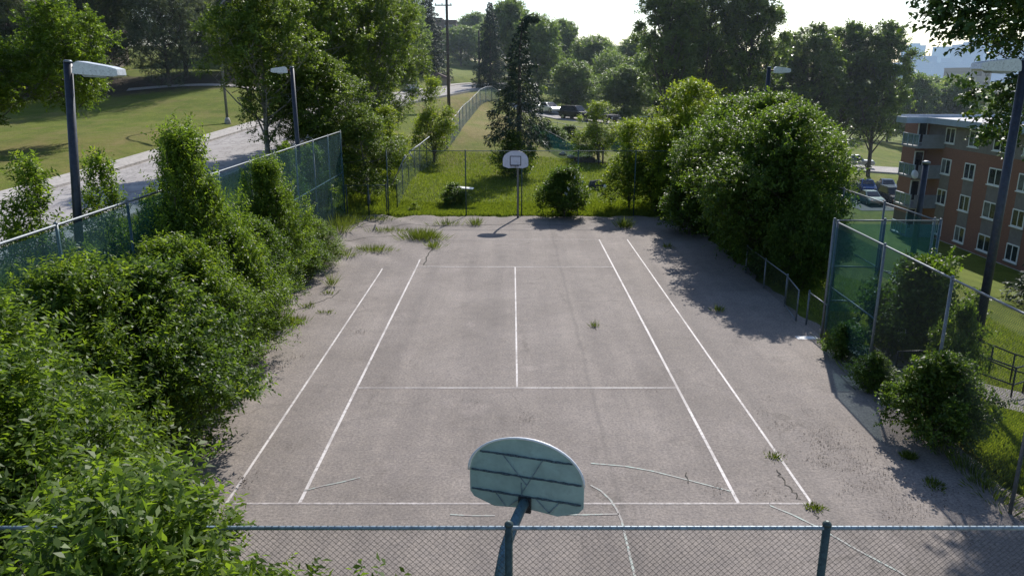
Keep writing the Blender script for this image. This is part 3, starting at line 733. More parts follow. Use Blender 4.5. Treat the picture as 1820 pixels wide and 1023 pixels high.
# ------------------------------------------------------------------ basketball hoops
def board_poly(n=22):
    w2, yb, ys, top = .685, 0, .36, .89
    P = [(-w2+.05, .0+.05), (-w2, .12), (-w2, .40)]
    for i in range(1, n):
        a = PI - i*PI/n; P.append((w2*math.cos(a), .40+.49*math.sin(a)))
    P += [(w2,.40),(w2,.12),(w2-.05,.05),(w2-.3,-.035),(.12,-.01),(-.12,-.01),(-w2+.3,-.035)]
    return P
def hoop(label, x, y, ang, front, pole_back=1.15):
    """ang: heading from pole to board; front=True for the board whose face is towards the viewer"""
    root = empty('basketball_hoop', (x, y, 0), ang, label, 'basketball hoop', None)
    # local: +X from the pole to the board, Y along the board
    bx = pole_back; zb_ = 2.93 if front else 2.86
    poly = [(bx, -p[0], zb_+p[1]) for p in board_poly()]
    bd = MB().prism(poly, (.03,0,0)).build('backboard', M['whiteboard'] if front else M['boardback'], root)
    bd.data.materials.append(M['whiteboard'])
    for pl in bd.data.polygons:
        if not front and (pl.normal.x > .5 or (abs(pl.normal.x) < .5 and pl.center.z > zb_+.42)): pl.material_index = 1
    if not front:
        # pale folded edge
        e = MB(); arc = [(bx-.015, -p[0]*1.012, zb_+(p[1]-.4)*1.012+.4) for p in board_poly()[2:25]]
        e.tube(arc, .014, 6); e.build('board_edge', M['whitepaint'], bd, smooth=True)
        rb = MB()
        rr = random.Random(5)
        for zz in (.16, .41, .66):
            hw = .66 if zz < .42 else .685*math.sqrt(max(0, 1-((zz-.4)/.49)**2))-.03
            k = 26
            up = [(bx-.006, -hw+2*hw*i/k, zb_+zz+.007+rr.uniform(-.002,.009)) for i in range(k+1)]
            dn = [(bx-.006, -hw+2*hw*i/k, zb_+zz-.006+rr.uniform(-.007,.002)) for i in range(k+1)]
            rb.prism(up+dn[::-1], (-.012,0,0))
        rb.build('rib', M['boardrib'], bd)
        br = MB()
        for (a0,b0_,a1,b1_) in ((.27,.65,-.02,.30),(-.20,.65,.04,.2),(.36,.15,.24,-.01),(.20,0,.06,.13),(-.13,.15,-.29,-.01),(-.29,0,-.4,.14),(.05,.33,.04,.16)):
            br.tube([(bx-.012, a0, zb_+b0_), (bx-.012, a1, zb_+b1_)], .006, 6)
        br.build('brace', M['bluerail'], bd)
        MB().box((bx-.05,-.075,zb_-.03),(bx-.012,.075,zb_+.16)).build('bracket', M['blackpaint'], root)
    else:
        sq = MB(); o = bx+.034
        for (y0,y1,z0_,z1_) in ((-.305,.305,.60,.64),(-.305,.305,.13,.17),(-.305,-.265,.17,.60),(.265,.305,.17,.60)):
            sq.box((o-.003,y0,zb_+z0_-.02),(o+.002,y1,zb_+z1_-.02))
        sq.build('target_square', M['blackpaint'], bd)
        ed = MB(); ed.tube([(bx+.015, -p[0]*1.01, zb_+(p[1]-.4)*1.01+.4) for p in board_poly()[2:25]], .016, 6); ed.build('board_edge', M['polepaint'], bd, smooth=True)
    # rim
    rz_ = 3.05; rm = MB(); c0 = bx+.03+.15+.23
    rm.tube([(c0+.23*math.cos(a), .23*math.sin(a), rz_) for a in [i*2*PI/20 for i in range(21)]], .011, 6)
    rm.tube([(bx+.03,-.1,rz_),(c0-.2,-.1,rz_)], .011, 6); rm.tube([(bx+.03,.1,rz_),(c0-.2,.1,rz_)], .011, 6)
    rm.tube([(bx+.03,0,rz_-.14),(c0-.2,0,rz_)], .01, 6)
    rm.build('rim', M['rim'] if not front else M['blackpaint'], root, smooth=True)
    return root, bx, zb_
r1, bx, zb_ = hoop('near green grey backboard seen from behind on a curved blue pole', -.18, 6.82, R(90-17.5), False, 1.12)
pts = [(0,0,-.2),(0,0,1.6)] + [(.02,0,2.0),(.07,0,2.35),(.17,0,2.62),(.35,0,2.82),(.6,0,2.91),(.86,0,2.95),(1.08,0,2.96)]
MB().tube(pts, [.06]*len(pts), 14).build('pole', M['goose'], r1, smooth=True)
r2, bx, zb_ = hoop('white fan shaped backboard with black square at the far end of the court', .33, 42.35, R(-97), True, 1.15)
pts = [(0,0,-.2),(0,0,2.2),(.06,0,2.6),(.2,0,2.88),(.5,0,3.05),(1.13,0,3.1)]
MB().tube(pts, .062, 12).build('pole', M['galv'], r2, smooth=True)

# ------------------------------------------------------------------ vegetation
def leaf_quads(P, D, Nn, Ln, Wd):
    """one folded rhombic face per leaf"""
    S = np.cross(D, Nn); S /= np.linalg.norm(S, axis=1)[:,None]+1e-9
    Up = np.cross(S, D)
    Ln = Ln[:,None]; Wd = Wd[:,None]
    v0 = P; v2 = P+D*Ln-Up*Ln*.12
    v1 = P+D*Ln*.42+S*Wd*.5+Up*Wd*.18; v3 = P+D*Ln*.42-S*Wd*.5+Up*Wd*.18
    V = np.stack([v0,v1,v2,v3],1).reshape(-1,3)
    F = np.arange(len(P)*4).reshape(-1,4)
    return V, F
def unit(a): return a/(np.linalg.norm(a,axis=-1,keepdims=True)+1e-9)

ENV = {'shrub': ([0,.06,.3,.6,.85,1],[.55,.85,1,.92,.6,.2]), 'round': ([0,.2,.45,.7,.9,1],[.25,.75,1,.95,.6,.2]),
       'poplar': ([0,.12,.3,.55,.8,.93,1],[.25,.6,.9,1,.8,.5,.15]), 'spire': ([0,.1,.35,.6,.8,1],[.6,.95,1,.6,.3,.12]),
       'pine': ([0,.1,.35,.7,.9,1],[.7,1,.95,.65,.35,.08]), 'oval': ([0,.15,.5,.85,1],[.3,.8,1,.7,.2])}

def grow(key, seed, h, r, base=.1, stems=1, nlimb=16, nsub=4, env='round', nleaf=20000, leaf=(.1,.04), shoot=.4, k=9, up=.5, lobe=.26, mat='ash', bark='bark', pinnate=.9, droop=0, tr=None, inner=.25, highlight=.018, extra=(), leaders=0):
    rng = np.random.RandomState(seed); rnd = random.Random(seed)
    ex, ey = ENV[env]
    env_at = lambda u: float(np.interp(u, ex, ey))
    wood = MB(); tips = []
    tr = tr or h*.016+.02
    stemlist = []
    for s in range(stems):
        a = rnd.uniform(0, 2*PI); lean = 0 if stems == 1 else rnd.uniform(.1,.6)*r
        top = (.93 if stems == 1 else rnd.uniform(.65,.98))*h
        pts = []; wob = rnd.uniform(0,6)
        for i in range(7):
            t = i/6; pts.append(Vector((math.cos(a)*lean*t**1.2+math.sin(t*4+wob)*.02*h*t, math.sin(a)*lean*t**1.2+math.cos(t*3+wob)*.02*h*t, top*t)))
        pts[0].z = -.15
        rad = tr if stems == 1 else tr*.6
        wood.tube(pts, [max(.008, rad*(1-.85*i/6)) for i in range(7)], 7, cap=False); stemlist.append(pts)
    nl = max(3, nlimb//stems)
    for s, pts in enumerate(stemlist):
        for i in range(nl):
            t = base+(.97-base)*((i+rnd.random()*.8)/nl)**.85
            q = t*6; j = min(5, int(q)); st = pts[j].lerp(pts[j+1], q-j)
            a = i*2.4+rnd.uniform(-.5,.5)+s
            rise = h*(.08+.12*rnd.random())*(1.2-t) * (2.0 if env == 'poplar' else 1)
            zend = min(h*.985, st.z+rise)
            er = env_at(max(0,(zend/h-base*.8)/(1-base*.8)))*r*rnd.uniform(.5,1.12)*(1+.22*math.sin(2*a+seed)*math.cos(5*zend/h+seed))
            if i == nl-1: er *= .15; zend = h*.97
            end = Vector((math.cos(a)*er, math.sin(a)*er, zend))+Vector((pts[-1].x,pts[-1].y,0))*.35*t
            mid_ = st.lerp(end,.5)+Vector((0,0,-.06*(end-st).length if droop == 0 else droop*(end-st).length))
            rad0 = max(.006, tr*(1-.8*t)*.45)
            bp = [st, st.lerp(mid_,.55), mid_, mid_.lerp(end,.6), end]
            wood.tube(bp, [rad0, rad0*.8, rad0*.6, rad0*.4, rad0*.2], 5, cap=False)
            tips.append((end, lobe*r*rnd.uniform(.7,1.15)))
            for m in range(nsub):
                f = rnd.uniform(.3,.95); b = st.lerp(end, f)
                dv = Vector((rnd.gauss(0,1),rnd.gauss(0,1),rnd.gauss(.35,.8))).normalized()*r*rnd.uniform(.22,.42)
                e2 = b+dv; ee = env_at(max(0,(max(0,e2.z)/h-base*.8)/(1-base*.8)))*r
                rr_ = math.hypot(e2.x, e2.y)
                if rr_ > ee*1.05+.001: e2.x *= ee*1.05/rr_; e2.y *= ee*1.05/rr_
                e2.z = max(h*base*.7+.1, min(h, e2.z))
                wood.tube([b, b.lerp(e2,.5)+Vector((0,0,.03*h*.3)), e2], [rad0*.4, rad0*.28, rad0*.12], 4, cap=False)
                tips.append((e2, lobe*r*rnd.uniform(.55,1.0)))
    for q_ in range(leaders):
        a = rnd.uniform(0, 2*PI); rr_ = r*rnd.random()**.5*.95; z0_ = h*env_at(0)*.0+h*(1-.55*(rr_/r)**2)*rnd.uniform(.72,.95)
        p0 = Vector((math.cos(a)*rr_*.8, math.sin(a)*rr_*.8, z0_*.75)); ln_ = rnd.uniform(.5,1.15)*(h/4.3)**.5
        p1 = Vector((math.cos(a)*rr_, math.sin(a)*rr_, z0_)); p2 = p1+Vector((math.cos(a)*.3*rr_/r+rnd.gauss(0,.12), math.sin(a)*.3*rr_/r+rnd.gauss(0,.12), 1)).normalized()*ln_
        wood.tube([p0, p1, p2], [.014,.01,.004], 4, cap=False)
        for t_ in (0,.3,.6,.85): tips.append((p1.lerp(p2,t_), (.30-.14*t_)))
    for (e_, l_) in extra:
        e_ = Vector(e_); j = stemlist[0][3]
        wood.tube([j, j.lerp(e_,.5)+Vector((0,0,.5)), e_], [.035,.02,.006], 5, cap=False); tips.append((e_, l_))
    C = np.array([tuple(t[0]) for t in tips]); Rr = np.array([t[1] for t in tips])
    ns = nleaf//k; wgt = Rr**2; wgt /= wgt.sum()
    idx = rng.choice(len(C), ns, p=wgt)
    o = unit(rng.normal(size=(ns,3))); rad = rng.uniform(0,1,(ns,1))**.55
    off = o*rad*Rr[idx][:,None]*np.array([1,1,.85])
    B = C[idx]+off; B[:,2] = np.maximum(B[:,2], .05)
    outw = unit(np.c_[B[:,0],B[:,1],(B[:,2]-h*.45)*.5])
    D = unit(o*.7*rad+outw*.5+np.array([0,0,up])+rng.normal(size=(ns,3))*.35)
    SL = shoot*rng.uniform(.6,1.3,ns)
    # leaves on both sides of each shoot
    t = np.linspace(.12,1,k)[None,:]*np.ones((ns,1)); t += rng.uniform(-.04,.04,t.shape)
    curve = -(.18+droop*0)*SL[:,None,None]*(t**2)[:,:,None]*np.array([0,0,1])
    LP = B[:,None,:]+D[:,None,:]*(SL[:,None]*t)[:,:,None]+curve
    S = unit(np.cross(D, unit(rng.normal(size=(ns,3))+np.array([0,0,1.2]))))
    sgn = np.where(np.arange(k)%2==0,1,-1)[None,:,None]
    LD = unit(D[:,None,:]*(1.05-pinnate*.6)+S[:,None,:]*sgn*pinnate+rng.normal(size=(ns,k,3))*.28-np.array([0,0,.12]))
    upn = unit(np.array([0,0,1.])+rng.normal(size=(ns,k,3))*.45)
    LL = leaf[0]*rng.uniform(.65,1.2,(ns,k)); LW = leaf[1]*rng.uniform(.7,1.2,(ns,k))
    V, F = leaf_quads(LP.reshape(-1,3), LD.reshape(-1,3), upn.reshape(-1,3), LL.ravel(), LW.ravel())
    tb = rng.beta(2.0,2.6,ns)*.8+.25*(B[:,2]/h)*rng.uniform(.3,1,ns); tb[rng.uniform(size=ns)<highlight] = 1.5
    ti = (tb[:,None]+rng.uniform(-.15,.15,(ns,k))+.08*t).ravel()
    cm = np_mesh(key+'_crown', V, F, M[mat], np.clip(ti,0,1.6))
    tm = wood.mesh(key+'_trunk', M[bark], smooth=True)
    return cm, tm, 'branches' if stems > 1 else 'trunk'

PROTO = {}
def proto(key, *a, **k): PROTO[key] = grow(key, *a, **k)
# name, then height, radius ...
proto('ashA', 1, 4.3, 2.2, base=.03, stems=7, nlimb=42, nsub=7, env='shrub', nleaf=56000, leaf=(.13,.05), shoot=.5, k=11, up=.85, lobe=.19, mat='ash', leaders=22)
proto('ashB', 2, 4.3, 2.1, base=.03, stems=6, nlimb=40, nsub=7, env='spire', nleaf=46000, leaf=(.125,.048), shoot=.58, k=11, up=1.1, lobe=.18, mat='ash', highlight=.03, leaders=22)
proto('ashC', 3, 4.0, 2.3, base=.03, stems=8, nlimb=46, nsub=7, env='shrub', nleaf=56000, leaf=(.13,.065), shoot=.36, k=8, up=.5, lobe=.19, mat='ash2', leaders=18)
proto('sapling', 4, 3.2, .8, base=.15, stems=2, nlimb=16, nsub=3, env='spire', nleaf=6500, leaf=(.11,.042), shoot=.35, k=9, up=.8, lobe=.3, mat='ash')
proto('denseA', 5, 6.4, 3.0, base=.02, stems=6, nlimb=54, nsub=9, env='round', nleaf=78000, leaf=(.14,.085), shoot=.5, k=8, up=.45, lobe=.17, mat='ash2', leaders=30)
proto('limeA', 6, 7.0, 2.7, base=.1, stems=4, nlimb=42, nsub=8, env='oval', nleaf=52000, leaf=(.14,.09), shoot=.45, k=8, up=.3, lobe=.18, mat='limeleaf')
proto('youngA', 7, 5.0, 1.5, base=.1, stems=4, nlimb=26, nsub=5, env='shrub', nleaf=13000, leaf=(.13,.08), shoot=.45, k=8, up=.4, lobe=.24, mat='limeleaf')
proto('poplarN', 8, 13, 4.0, base=.12, nlimb=44, nsub=6, env='poplar', nleaf=46000, leaf=(.17,.135), shoot=.55, k=8, up=.4, lobe=.15, mat='poplar', bark='palebark')
proto('poplarM', 9, 12, 4.2, base=.08, nlimb=40, nsub=6, env='round', nleaf=44000, leaf=(.17,.135), shoot=.55, k=8, up=.35, lobe=.15, mat='poplar', bark='palebark')
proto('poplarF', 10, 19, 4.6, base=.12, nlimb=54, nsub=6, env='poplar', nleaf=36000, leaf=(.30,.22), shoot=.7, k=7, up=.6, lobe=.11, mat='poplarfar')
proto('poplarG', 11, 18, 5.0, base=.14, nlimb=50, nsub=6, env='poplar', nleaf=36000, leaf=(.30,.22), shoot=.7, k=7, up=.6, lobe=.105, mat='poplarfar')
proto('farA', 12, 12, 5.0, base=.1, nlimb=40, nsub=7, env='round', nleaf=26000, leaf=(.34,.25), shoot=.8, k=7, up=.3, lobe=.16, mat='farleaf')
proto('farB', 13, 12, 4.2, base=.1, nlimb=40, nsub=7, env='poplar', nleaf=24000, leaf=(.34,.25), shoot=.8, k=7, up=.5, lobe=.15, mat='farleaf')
proto('parkA', 14, 8.7, 2.7, base=.2, nlimb=30, nsub=5, env='round', nleaf=30000, leaf=(.17,.11), shoot=.4, k=8, up=.2, lobe=.27, mat='ash')
proto('pineA', 15, 14, 4.6, base=.05, nlimb=54, nsub=6, env='pine', nleaf=60000, leaf=(.3,.05), shoot=.45, k=10, up=.6, lobe=.2, mat='pine')
proto('pineB', 16, 12, 5.4, base=.05, nlimb=54, nsub=6, env='round', nleaf=60000, leaf=(.3,.055), shoot=.45, k=10, up=.4, lobe=.2, mat='bluepine')
proto('bushA', 17, 1.6, 1.0, base=.05, stems=5, nlimb=22, nsub=5, env='shrub', nleaf=7500, leaf=(.11,.07), shoot=.28, k=7, up=.5, lobe=.22, mat='ash2')
proto('bushB', 18, 2.4, 1.4, base=.05, stems=7, nlimb=30, nsub=6, env='shrub', nleaf=19000, leaf=(.12,.075), shoot=.32, k=7, up=.5, lobe=.19, mat='ash2', leaders=10)
proto('weed', 19, .9, .55, base=.02, stems=5, nlimb=12, nsub=3, env='shrub', nleaf=1500, leaf=(.11,.05), shoot=.2, k=6, up=.8, lobe=.35, mat='limeleaf')
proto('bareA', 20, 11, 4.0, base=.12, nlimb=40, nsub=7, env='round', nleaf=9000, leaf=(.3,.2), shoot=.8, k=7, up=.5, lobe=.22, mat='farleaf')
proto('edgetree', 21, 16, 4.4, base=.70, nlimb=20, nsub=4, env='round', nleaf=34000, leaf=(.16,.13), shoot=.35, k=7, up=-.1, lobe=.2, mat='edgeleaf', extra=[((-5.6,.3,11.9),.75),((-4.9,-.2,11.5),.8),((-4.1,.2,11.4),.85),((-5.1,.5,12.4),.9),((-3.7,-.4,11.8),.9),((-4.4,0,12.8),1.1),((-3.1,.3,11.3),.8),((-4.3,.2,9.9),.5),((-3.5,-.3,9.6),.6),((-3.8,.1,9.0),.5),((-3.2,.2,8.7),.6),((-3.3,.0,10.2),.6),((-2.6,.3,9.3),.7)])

# spruce: drooping boughs with hanging sprays
def spruce(key, seed, h, r, nb, per, mat='needle', bare=.12, hook=True, droop=.45, sz=(.26,.075), ex=.78):
    rng = np.random.RandomState(seed); rnd = random.Random(seed); wood = MB()
    tp = [(0,0,-.2),(0,0,h*.5),(.02,0,h*.8),(.06*h*.3,0,h*.93)]
    if hook: tp += [(.045*h,0,h*.99),(.085*h,0,h*1.0),(.115*h,0,h*.985)]
    else: tp += [(0,0,h)]
    wood.tube(tp, [h*.02,h*.013,h*.006,h*.0045]+[h*.003]*(len(tp)-4), 8, cap=False)
    P, D = [], []
    for i in range(nb):
        u = bare+(1-bare)*(i/nb)**.95; z_ = u*h; a = i*2.39996+rnd.uniform(-.35,.35)
        Lb = r*(1-u)**ex*(rnd.choice([.75,.9,1.0,1.15,1.25]) if hook else rnd.choice([.55,.8,.95,1.1,1.15]))+.15
        x0 = np.interp(u, [0,.8,.93,1], [0,.02,.02*h,.045*h if hook else 0])
        dv = np.array([math.cos(a), math.sin(a)])
        bp = []
        for q in range(6):
            t = q/5; bp.append((x0+dv[0]*Lb*t, dv[1]*Lb*t, z_-droop*Lb*t**1.3*(1.15-u)+.12*Lb*max(0,t-.75)))
        wood.tube(bp, [max(.006,.035*(1-u)*(1-q/6)+.008) for q in range(6)], 4, cap=False)
        bpa = np.array(bp); m = int(per*(Lb/r)+8)
        t = rng.uniform(.12,1,m)**.8; pos = np.stack([np.interp(t*5, np.arange(6), bpa[:,c]) for c in range(3)],1)
        side = np.array([-dv[1],dv[0],0]); sg = rng.choice([-1,1],m)[:,None]
        sp = .32*Lb*(1.05-t)[:,None]+.06
        off = rng.uniform(0,1,(m,1)); hang = rng.uniform(0,1,(m,1))**1.4*(.10+.6*(1-u))
        pos = pos+side*sg*sp*off+np.array([dv[0],dv[1],0])*sp*off*.5-np.array([0,0,1])*hang
        d = unit(side*sg*.5+np.array([dv[0],dv[1],0])*.5-np.array([0,0,1])*(.45+hang*1.5)+rng.normal(size=(m,3))*.3)
        P.append(pos); D.append(d)
    if hook:
        m = 700; t = rng.uniform(0,1,m); xx = np.interp(t,[0,.5,1],[.02*h,.045*h,.12*h]); zz = np.interp(t,[0,.5,1],[h*.93,h*.99,h*.985])
        P.append(np.c_[xx, rng.normal(size=m)*.1, zz-rng.uniform(0,.3,m)]); D.append(unit(rng.normal(size=(m,3))*.5-np.array([0,0,1])))
    P = np.concatenate(P); D = np.concatenate(D); n = len(P)
    V, F = leaf_quads(P, D, unit(rng.normal(size=(n,3))), sz[0]*rng.uniform(.6,1.3,n), sz[1]*rng.uniform(.7,1.3,n))
    PROTO[key] = (np_mesh(key+'_crown', V, F, M[mat], rng.beta(1.6,3,n)), wood.mesh(key+'_trunk', M['bark'], smooth=True), 'trunk')
spruce('spruceA', 31, 11.5, 4.6, 80, 300, bare=.29, droop=.50, ex=1.3, sz=(.27,.075))
spruce('spruceB', 32, 12.0, 3.2, 190, 220, hook=False, droop=.25, bare=.04)

def plant(key, name, label, cat, x, y, sx=1, sz=None, rz=0, z=None, group=None, lean=(0,0)):
    cm, tm, wn = PROTO[key]
    z = hz(x, y) if z is None else z
    if abs(x) < 9.7 and y < 42.5: z = 0
    o = empty(name, (x, y, z), rz, label, cat, group); o.scale = (sx, sx, sz or sx); o.rotation_euler = (lean[0], lean[1], rz)
    link('crown', cm, o); link(wn, tm, o)
    return o

# left hedge of self-seeded ash along the windscreen fence (far to near)
HG = 'self-seeded shrubs along the left fence'
HL = [('ashB',-8.75,27.2,.70,1.02,.3,'bright upright shrub standing apart at the far end of the left thicket'),
 ('ashA',-8.3,31.0,.50,.42,1.3,'small low shrub at the far foot of the left thicket, nearest the weedy cracks'),
 ('ashC',-8.4,29.0,.48,.50,2.7,'low glossy shrub in front of the windscreen mid rail'),
 ('ashC',-8.5,23.9,.66,.76,2.0,'rounded shrub in front of the bright upright one in the left thicket'),
 ('ashB',-8.75,20.4,.78,1.34,.9,'tallest spire-topped shrub rising above the rail of the windscreen fence'),
 ('ashA',-8.1,20.8,.72,.80,4.0,'dense shrub below the tallest spire in the left thicket'),
 ('ashC',-8.5,17.8,.85,.80,1.0,'shrub just right of the dark pole base in the left thicket'),
 ('ashA',-8.1,17.6,.74,.84,5.1,'dark leaning shrub overhanging the court at the middle of the left thicket'),
 ('ashC',-7.75,15.2,.88,.90,3.3,'bulging dark shrub reaching furthest over the court on the left'),
 ('ashA',-8.5,14.0,.90,.90,.2,'shrub at the foot of the left light pole'),
 ('ashB',-8.2,11.0,1.0,.95,2.4,'feathery bright shrub at the left edge of the view'),
 ('ashC',-8.0,12.0,.66,.62,.6,'shrub with whitish leaves at the near end of the left thicket'),
 ('ashA',-6.9,8.7,.98,.92,1.7,'large feathery shrub filling the lower left corner'),
 ('ashA',-4.3,7.3,.74,.74,3.9,'foreground shrub whose sprays spill over the blue fence rail'),
 ('ashB',-3.0,5.2,.92,.97,5.0,'nearest foreground shrub, growing through the left end of the blue railed fence'),
 ('ashC',-5.9,5.4,.9,.9,1.9,'foreground shrub filling the very bottom left corner')]
for k_, x_, y_, s_, v_, rz_, lb in HL:
    plant(k_, 'shrub', lb, 'shrub', x_, y_, s_, v_, rz_, group=HG)
# saplings beyond the left fence
for i, (x_, y_, s_, v_, lb) in enumerate([(-11.2,20.6,1.2,1.55,'slim sapling beyond the fence, just right of the dark pole'), (-11.6,18.3,1.3,1.45,'slim sapling beyond the fence, just left of the dark pole'),
        (-11.0,23.2,1.0,1.2,'short sapling beyond the fence between the pole and the spire-topped shrub'), (-11.4,15.2,1.1,1.25,'sapling beyond the fence at the left edge of the view'), (-10.6,36.0,1.2,1.3,'sapling beside the far end of the windscreen'), (-10.5,40.0,1.5,1.2,'sapling in the far left corner behind the windscreen')]):
    plant('sapling', 'sapling', lb, 'sapling', x_, y_, s_, v_, i*1.3, group='saplings on the bank beyond the left fence')
# poplars by the road
plant('poplarN','poplar_tree','leftmost of the glossy leaved poplars between road and court, hanging over the road','tree',-14.1,44.5,.74,.80,.4, group='poplars beside the road')
plant('poplarM','poplar_tree','second glossy leaved poplar from the left, in front of the modern white roofed house','tree',-12.3,52,.85,.92,2.0, group='poplars beside the road')
plant('poplarN','poplar_tree','tall glossy leaved poplar behind the court corner','tree',-10.3,58,.88,1.12,4.2, group='poplars beside the road')
plant('poplarM','poplar_tree','lower poplar filling the gap over the road between the two leftmost ones','tree',-11.6,46.5,.70,.58,3.3, group='poplars beside the road')
plant('poplarM','poplar_tree','rightmost of the roadside poplars, left of the brown building','tree',-10.6,68,.80,.95,5.1, group='poplars beside the road')
plant('poplarM','poplar_tree','small leaning poplar with pale trunk in the far left corner','tree',-8.6,45.6,.50,.48,1.0, group='poplars beside the road', lean=(0,R(-6)))
plant('youngA','young_tree','young tree growing against the slatted fence on the mound','tree',-6.3,62.5,1.05,1.25,.3)
plant('youngA','young_tree','small young tree with pale leaves in the long grass behind the windscreen end','tree',-8.3,52,1.0,.9,2.3)
# right shrubs
plant('limeA','maple_tree','light yellow-green tree, the tallest of the clump behind the far right corner','tree',10.6,46.5,1.05,1.03,.5)
plant('limeA','maple_tree','light green tree behind the dark shrubs','tree',13.8,45,.95,.88,2.5)
plant('youngA','young_tree','thin stemmed young tree by the far fence left of the yellow-green tree','tree',6.9,44.6,1.0,.98,1.5)
plant('youngA','young_tree','leafy young tree between the thin stemmed one and the dark shrubs','tree',8.3,43.9,1.05,1.0,3.6)
plant('youngA','young_tree','low branching young tree at the right end of the far court edge','tree',9.2,42.2,.85,.8,5.6)
plant('youngA','young_tree','pale young tree beyond the garden fence below the parked cars','tree',7.4,66,1.3,.95,.9)
DG = 'big dark shrubs right of the court'
for k_, x_, y_, s_, v_, rz_, lb in [('denseA',11.2,38.6,.98,.98,.2,'far-most big dark shrub right of the court, below the lamp head'),('denseA',11.0,33.2,.98,1.02,2.2,'big dark shrub in the middle of the right clump'),
        ('denseA',10.75,30.2,.88,.96,4.4,'big dark shrub at the right end of the clump, next to the netted enclosure'),('denseA',10.9,27.6,.45,.55,1.2,'lower dark shrub behind the waist high fence'),('bushB',9.0,37.8,1.05,1.0,.3,'small glossy bush spilling onto the asphalt under the dark clump')]:
    plant(k_, 'shrub', lb, 'shrub', x_, y_, s_, v_, rz_, group=DG)
# bushes by right fence
plant('bushB','bush','dark bush growing through the right fence above the grass edge','bush',9.15,15.0,.70,.76,.4)
plant('bushB','bush','big dark bush inside the netted enclosure','bush',11.7,21.0,1.0,1.2,2.0, z=-.5)
plant('bushA','bush','tangled bush between the fence post and the dark light pole','bush',11.1,17.9,.6,1.3,3.0)
plant('bushA','bush','small weedy bush at the foot of the screened fence','bush',9.35,20.3,.50,.55,1.0, z=0)
plant('bushA','bush','low trailing bush just inside the second right fence post','bush',9.2,18.1,.55,.5,4.0, z=0)
# flowers and bushes at back
b_ = plant('bushB','flowering_bush','bush with a few white blossoms right of the far hoop','bush',2.95,42.6,.95,1.02,1.1)
fl = MB(); rr = random.Random(8)
for i in range(9):
    c = Vector((rr.uniform(-1.1,.2), rr.uniform(-1.2,-.3), rr.uniform(1.3,2.35)))
    for q in range(5):
        a = q*2*PI/5; fl.add([c, c+Vector((math.cos(a)*.07,-.03,math.sin(a)*.07)), c+Vector((math.cos(a+.6)*.11,-.05,math.sin(a+.6)*.11)), c+Vector((math.cos(a+1.2)*.07,-.03,math.sin(a+1.2)*.07))], [(0,1,2,3)])
fl.build('blossom', M['flower'], b_)
plant('bushA','bush','round dark bush at the foot of the spruce','bush',.2,57.0,1.5,1.75,.5)
for i,(px,py,s_,lb) in enumerate([(808,363,.85,'leafy round bush beside the white board behind the far fence'),(737,372,.62,'pale leafy weed left of the round bush behind the far fence'),(735,312,.5,'small pale weed on the bank by the broken rails')]):
    p = at(px, py, .05); plant('weed' if i else 'bushA','bush',lb,'bush',p[0],p[1],s_,s_*.85,i)
# spruce
plant('spruceA','spruce_tree','drooping spruce with a hooked top standing alone on the lawn behind the hoop','spruce',.55,58.2,1.0,1.0,0.0)
plant('spruceB','spruce_tree','dark spruce left of the tall utility pole','spruce',-13.6,128,1.25,1.12,1.0)
plant('spruceB','spruce_tree','dark narrow conifer right of the plain utility pole','spruce',-3.2,118,.95,1.02,2.0)
# far trees centre
FG = 'trees on the skyline'
k = 0
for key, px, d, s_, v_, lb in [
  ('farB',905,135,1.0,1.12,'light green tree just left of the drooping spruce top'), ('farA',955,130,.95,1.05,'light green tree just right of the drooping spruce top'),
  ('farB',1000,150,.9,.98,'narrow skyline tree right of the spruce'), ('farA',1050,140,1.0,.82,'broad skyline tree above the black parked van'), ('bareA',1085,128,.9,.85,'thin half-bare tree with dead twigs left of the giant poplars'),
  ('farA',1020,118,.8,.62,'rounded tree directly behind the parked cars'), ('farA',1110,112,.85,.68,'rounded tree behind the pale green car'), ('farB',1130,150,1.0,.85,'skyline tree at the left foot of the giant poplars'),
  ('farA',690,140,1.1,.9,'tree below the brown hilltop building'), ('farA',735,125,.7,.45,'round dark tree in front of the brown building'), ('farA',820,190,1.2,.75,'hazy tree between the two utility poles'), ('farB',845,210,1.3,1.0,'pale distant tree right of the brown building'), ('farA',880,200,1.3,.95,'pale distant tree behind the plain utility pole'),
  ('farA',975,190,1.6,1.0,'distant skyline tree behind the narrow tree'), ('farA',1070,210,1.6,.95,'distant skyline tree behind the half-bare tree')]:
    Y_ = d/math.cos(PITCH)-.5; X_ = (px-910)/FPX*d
    plant(key,'tree',lb,'tree',X_,Y_,s_,v_,k*1.7, group=FG); k += 1
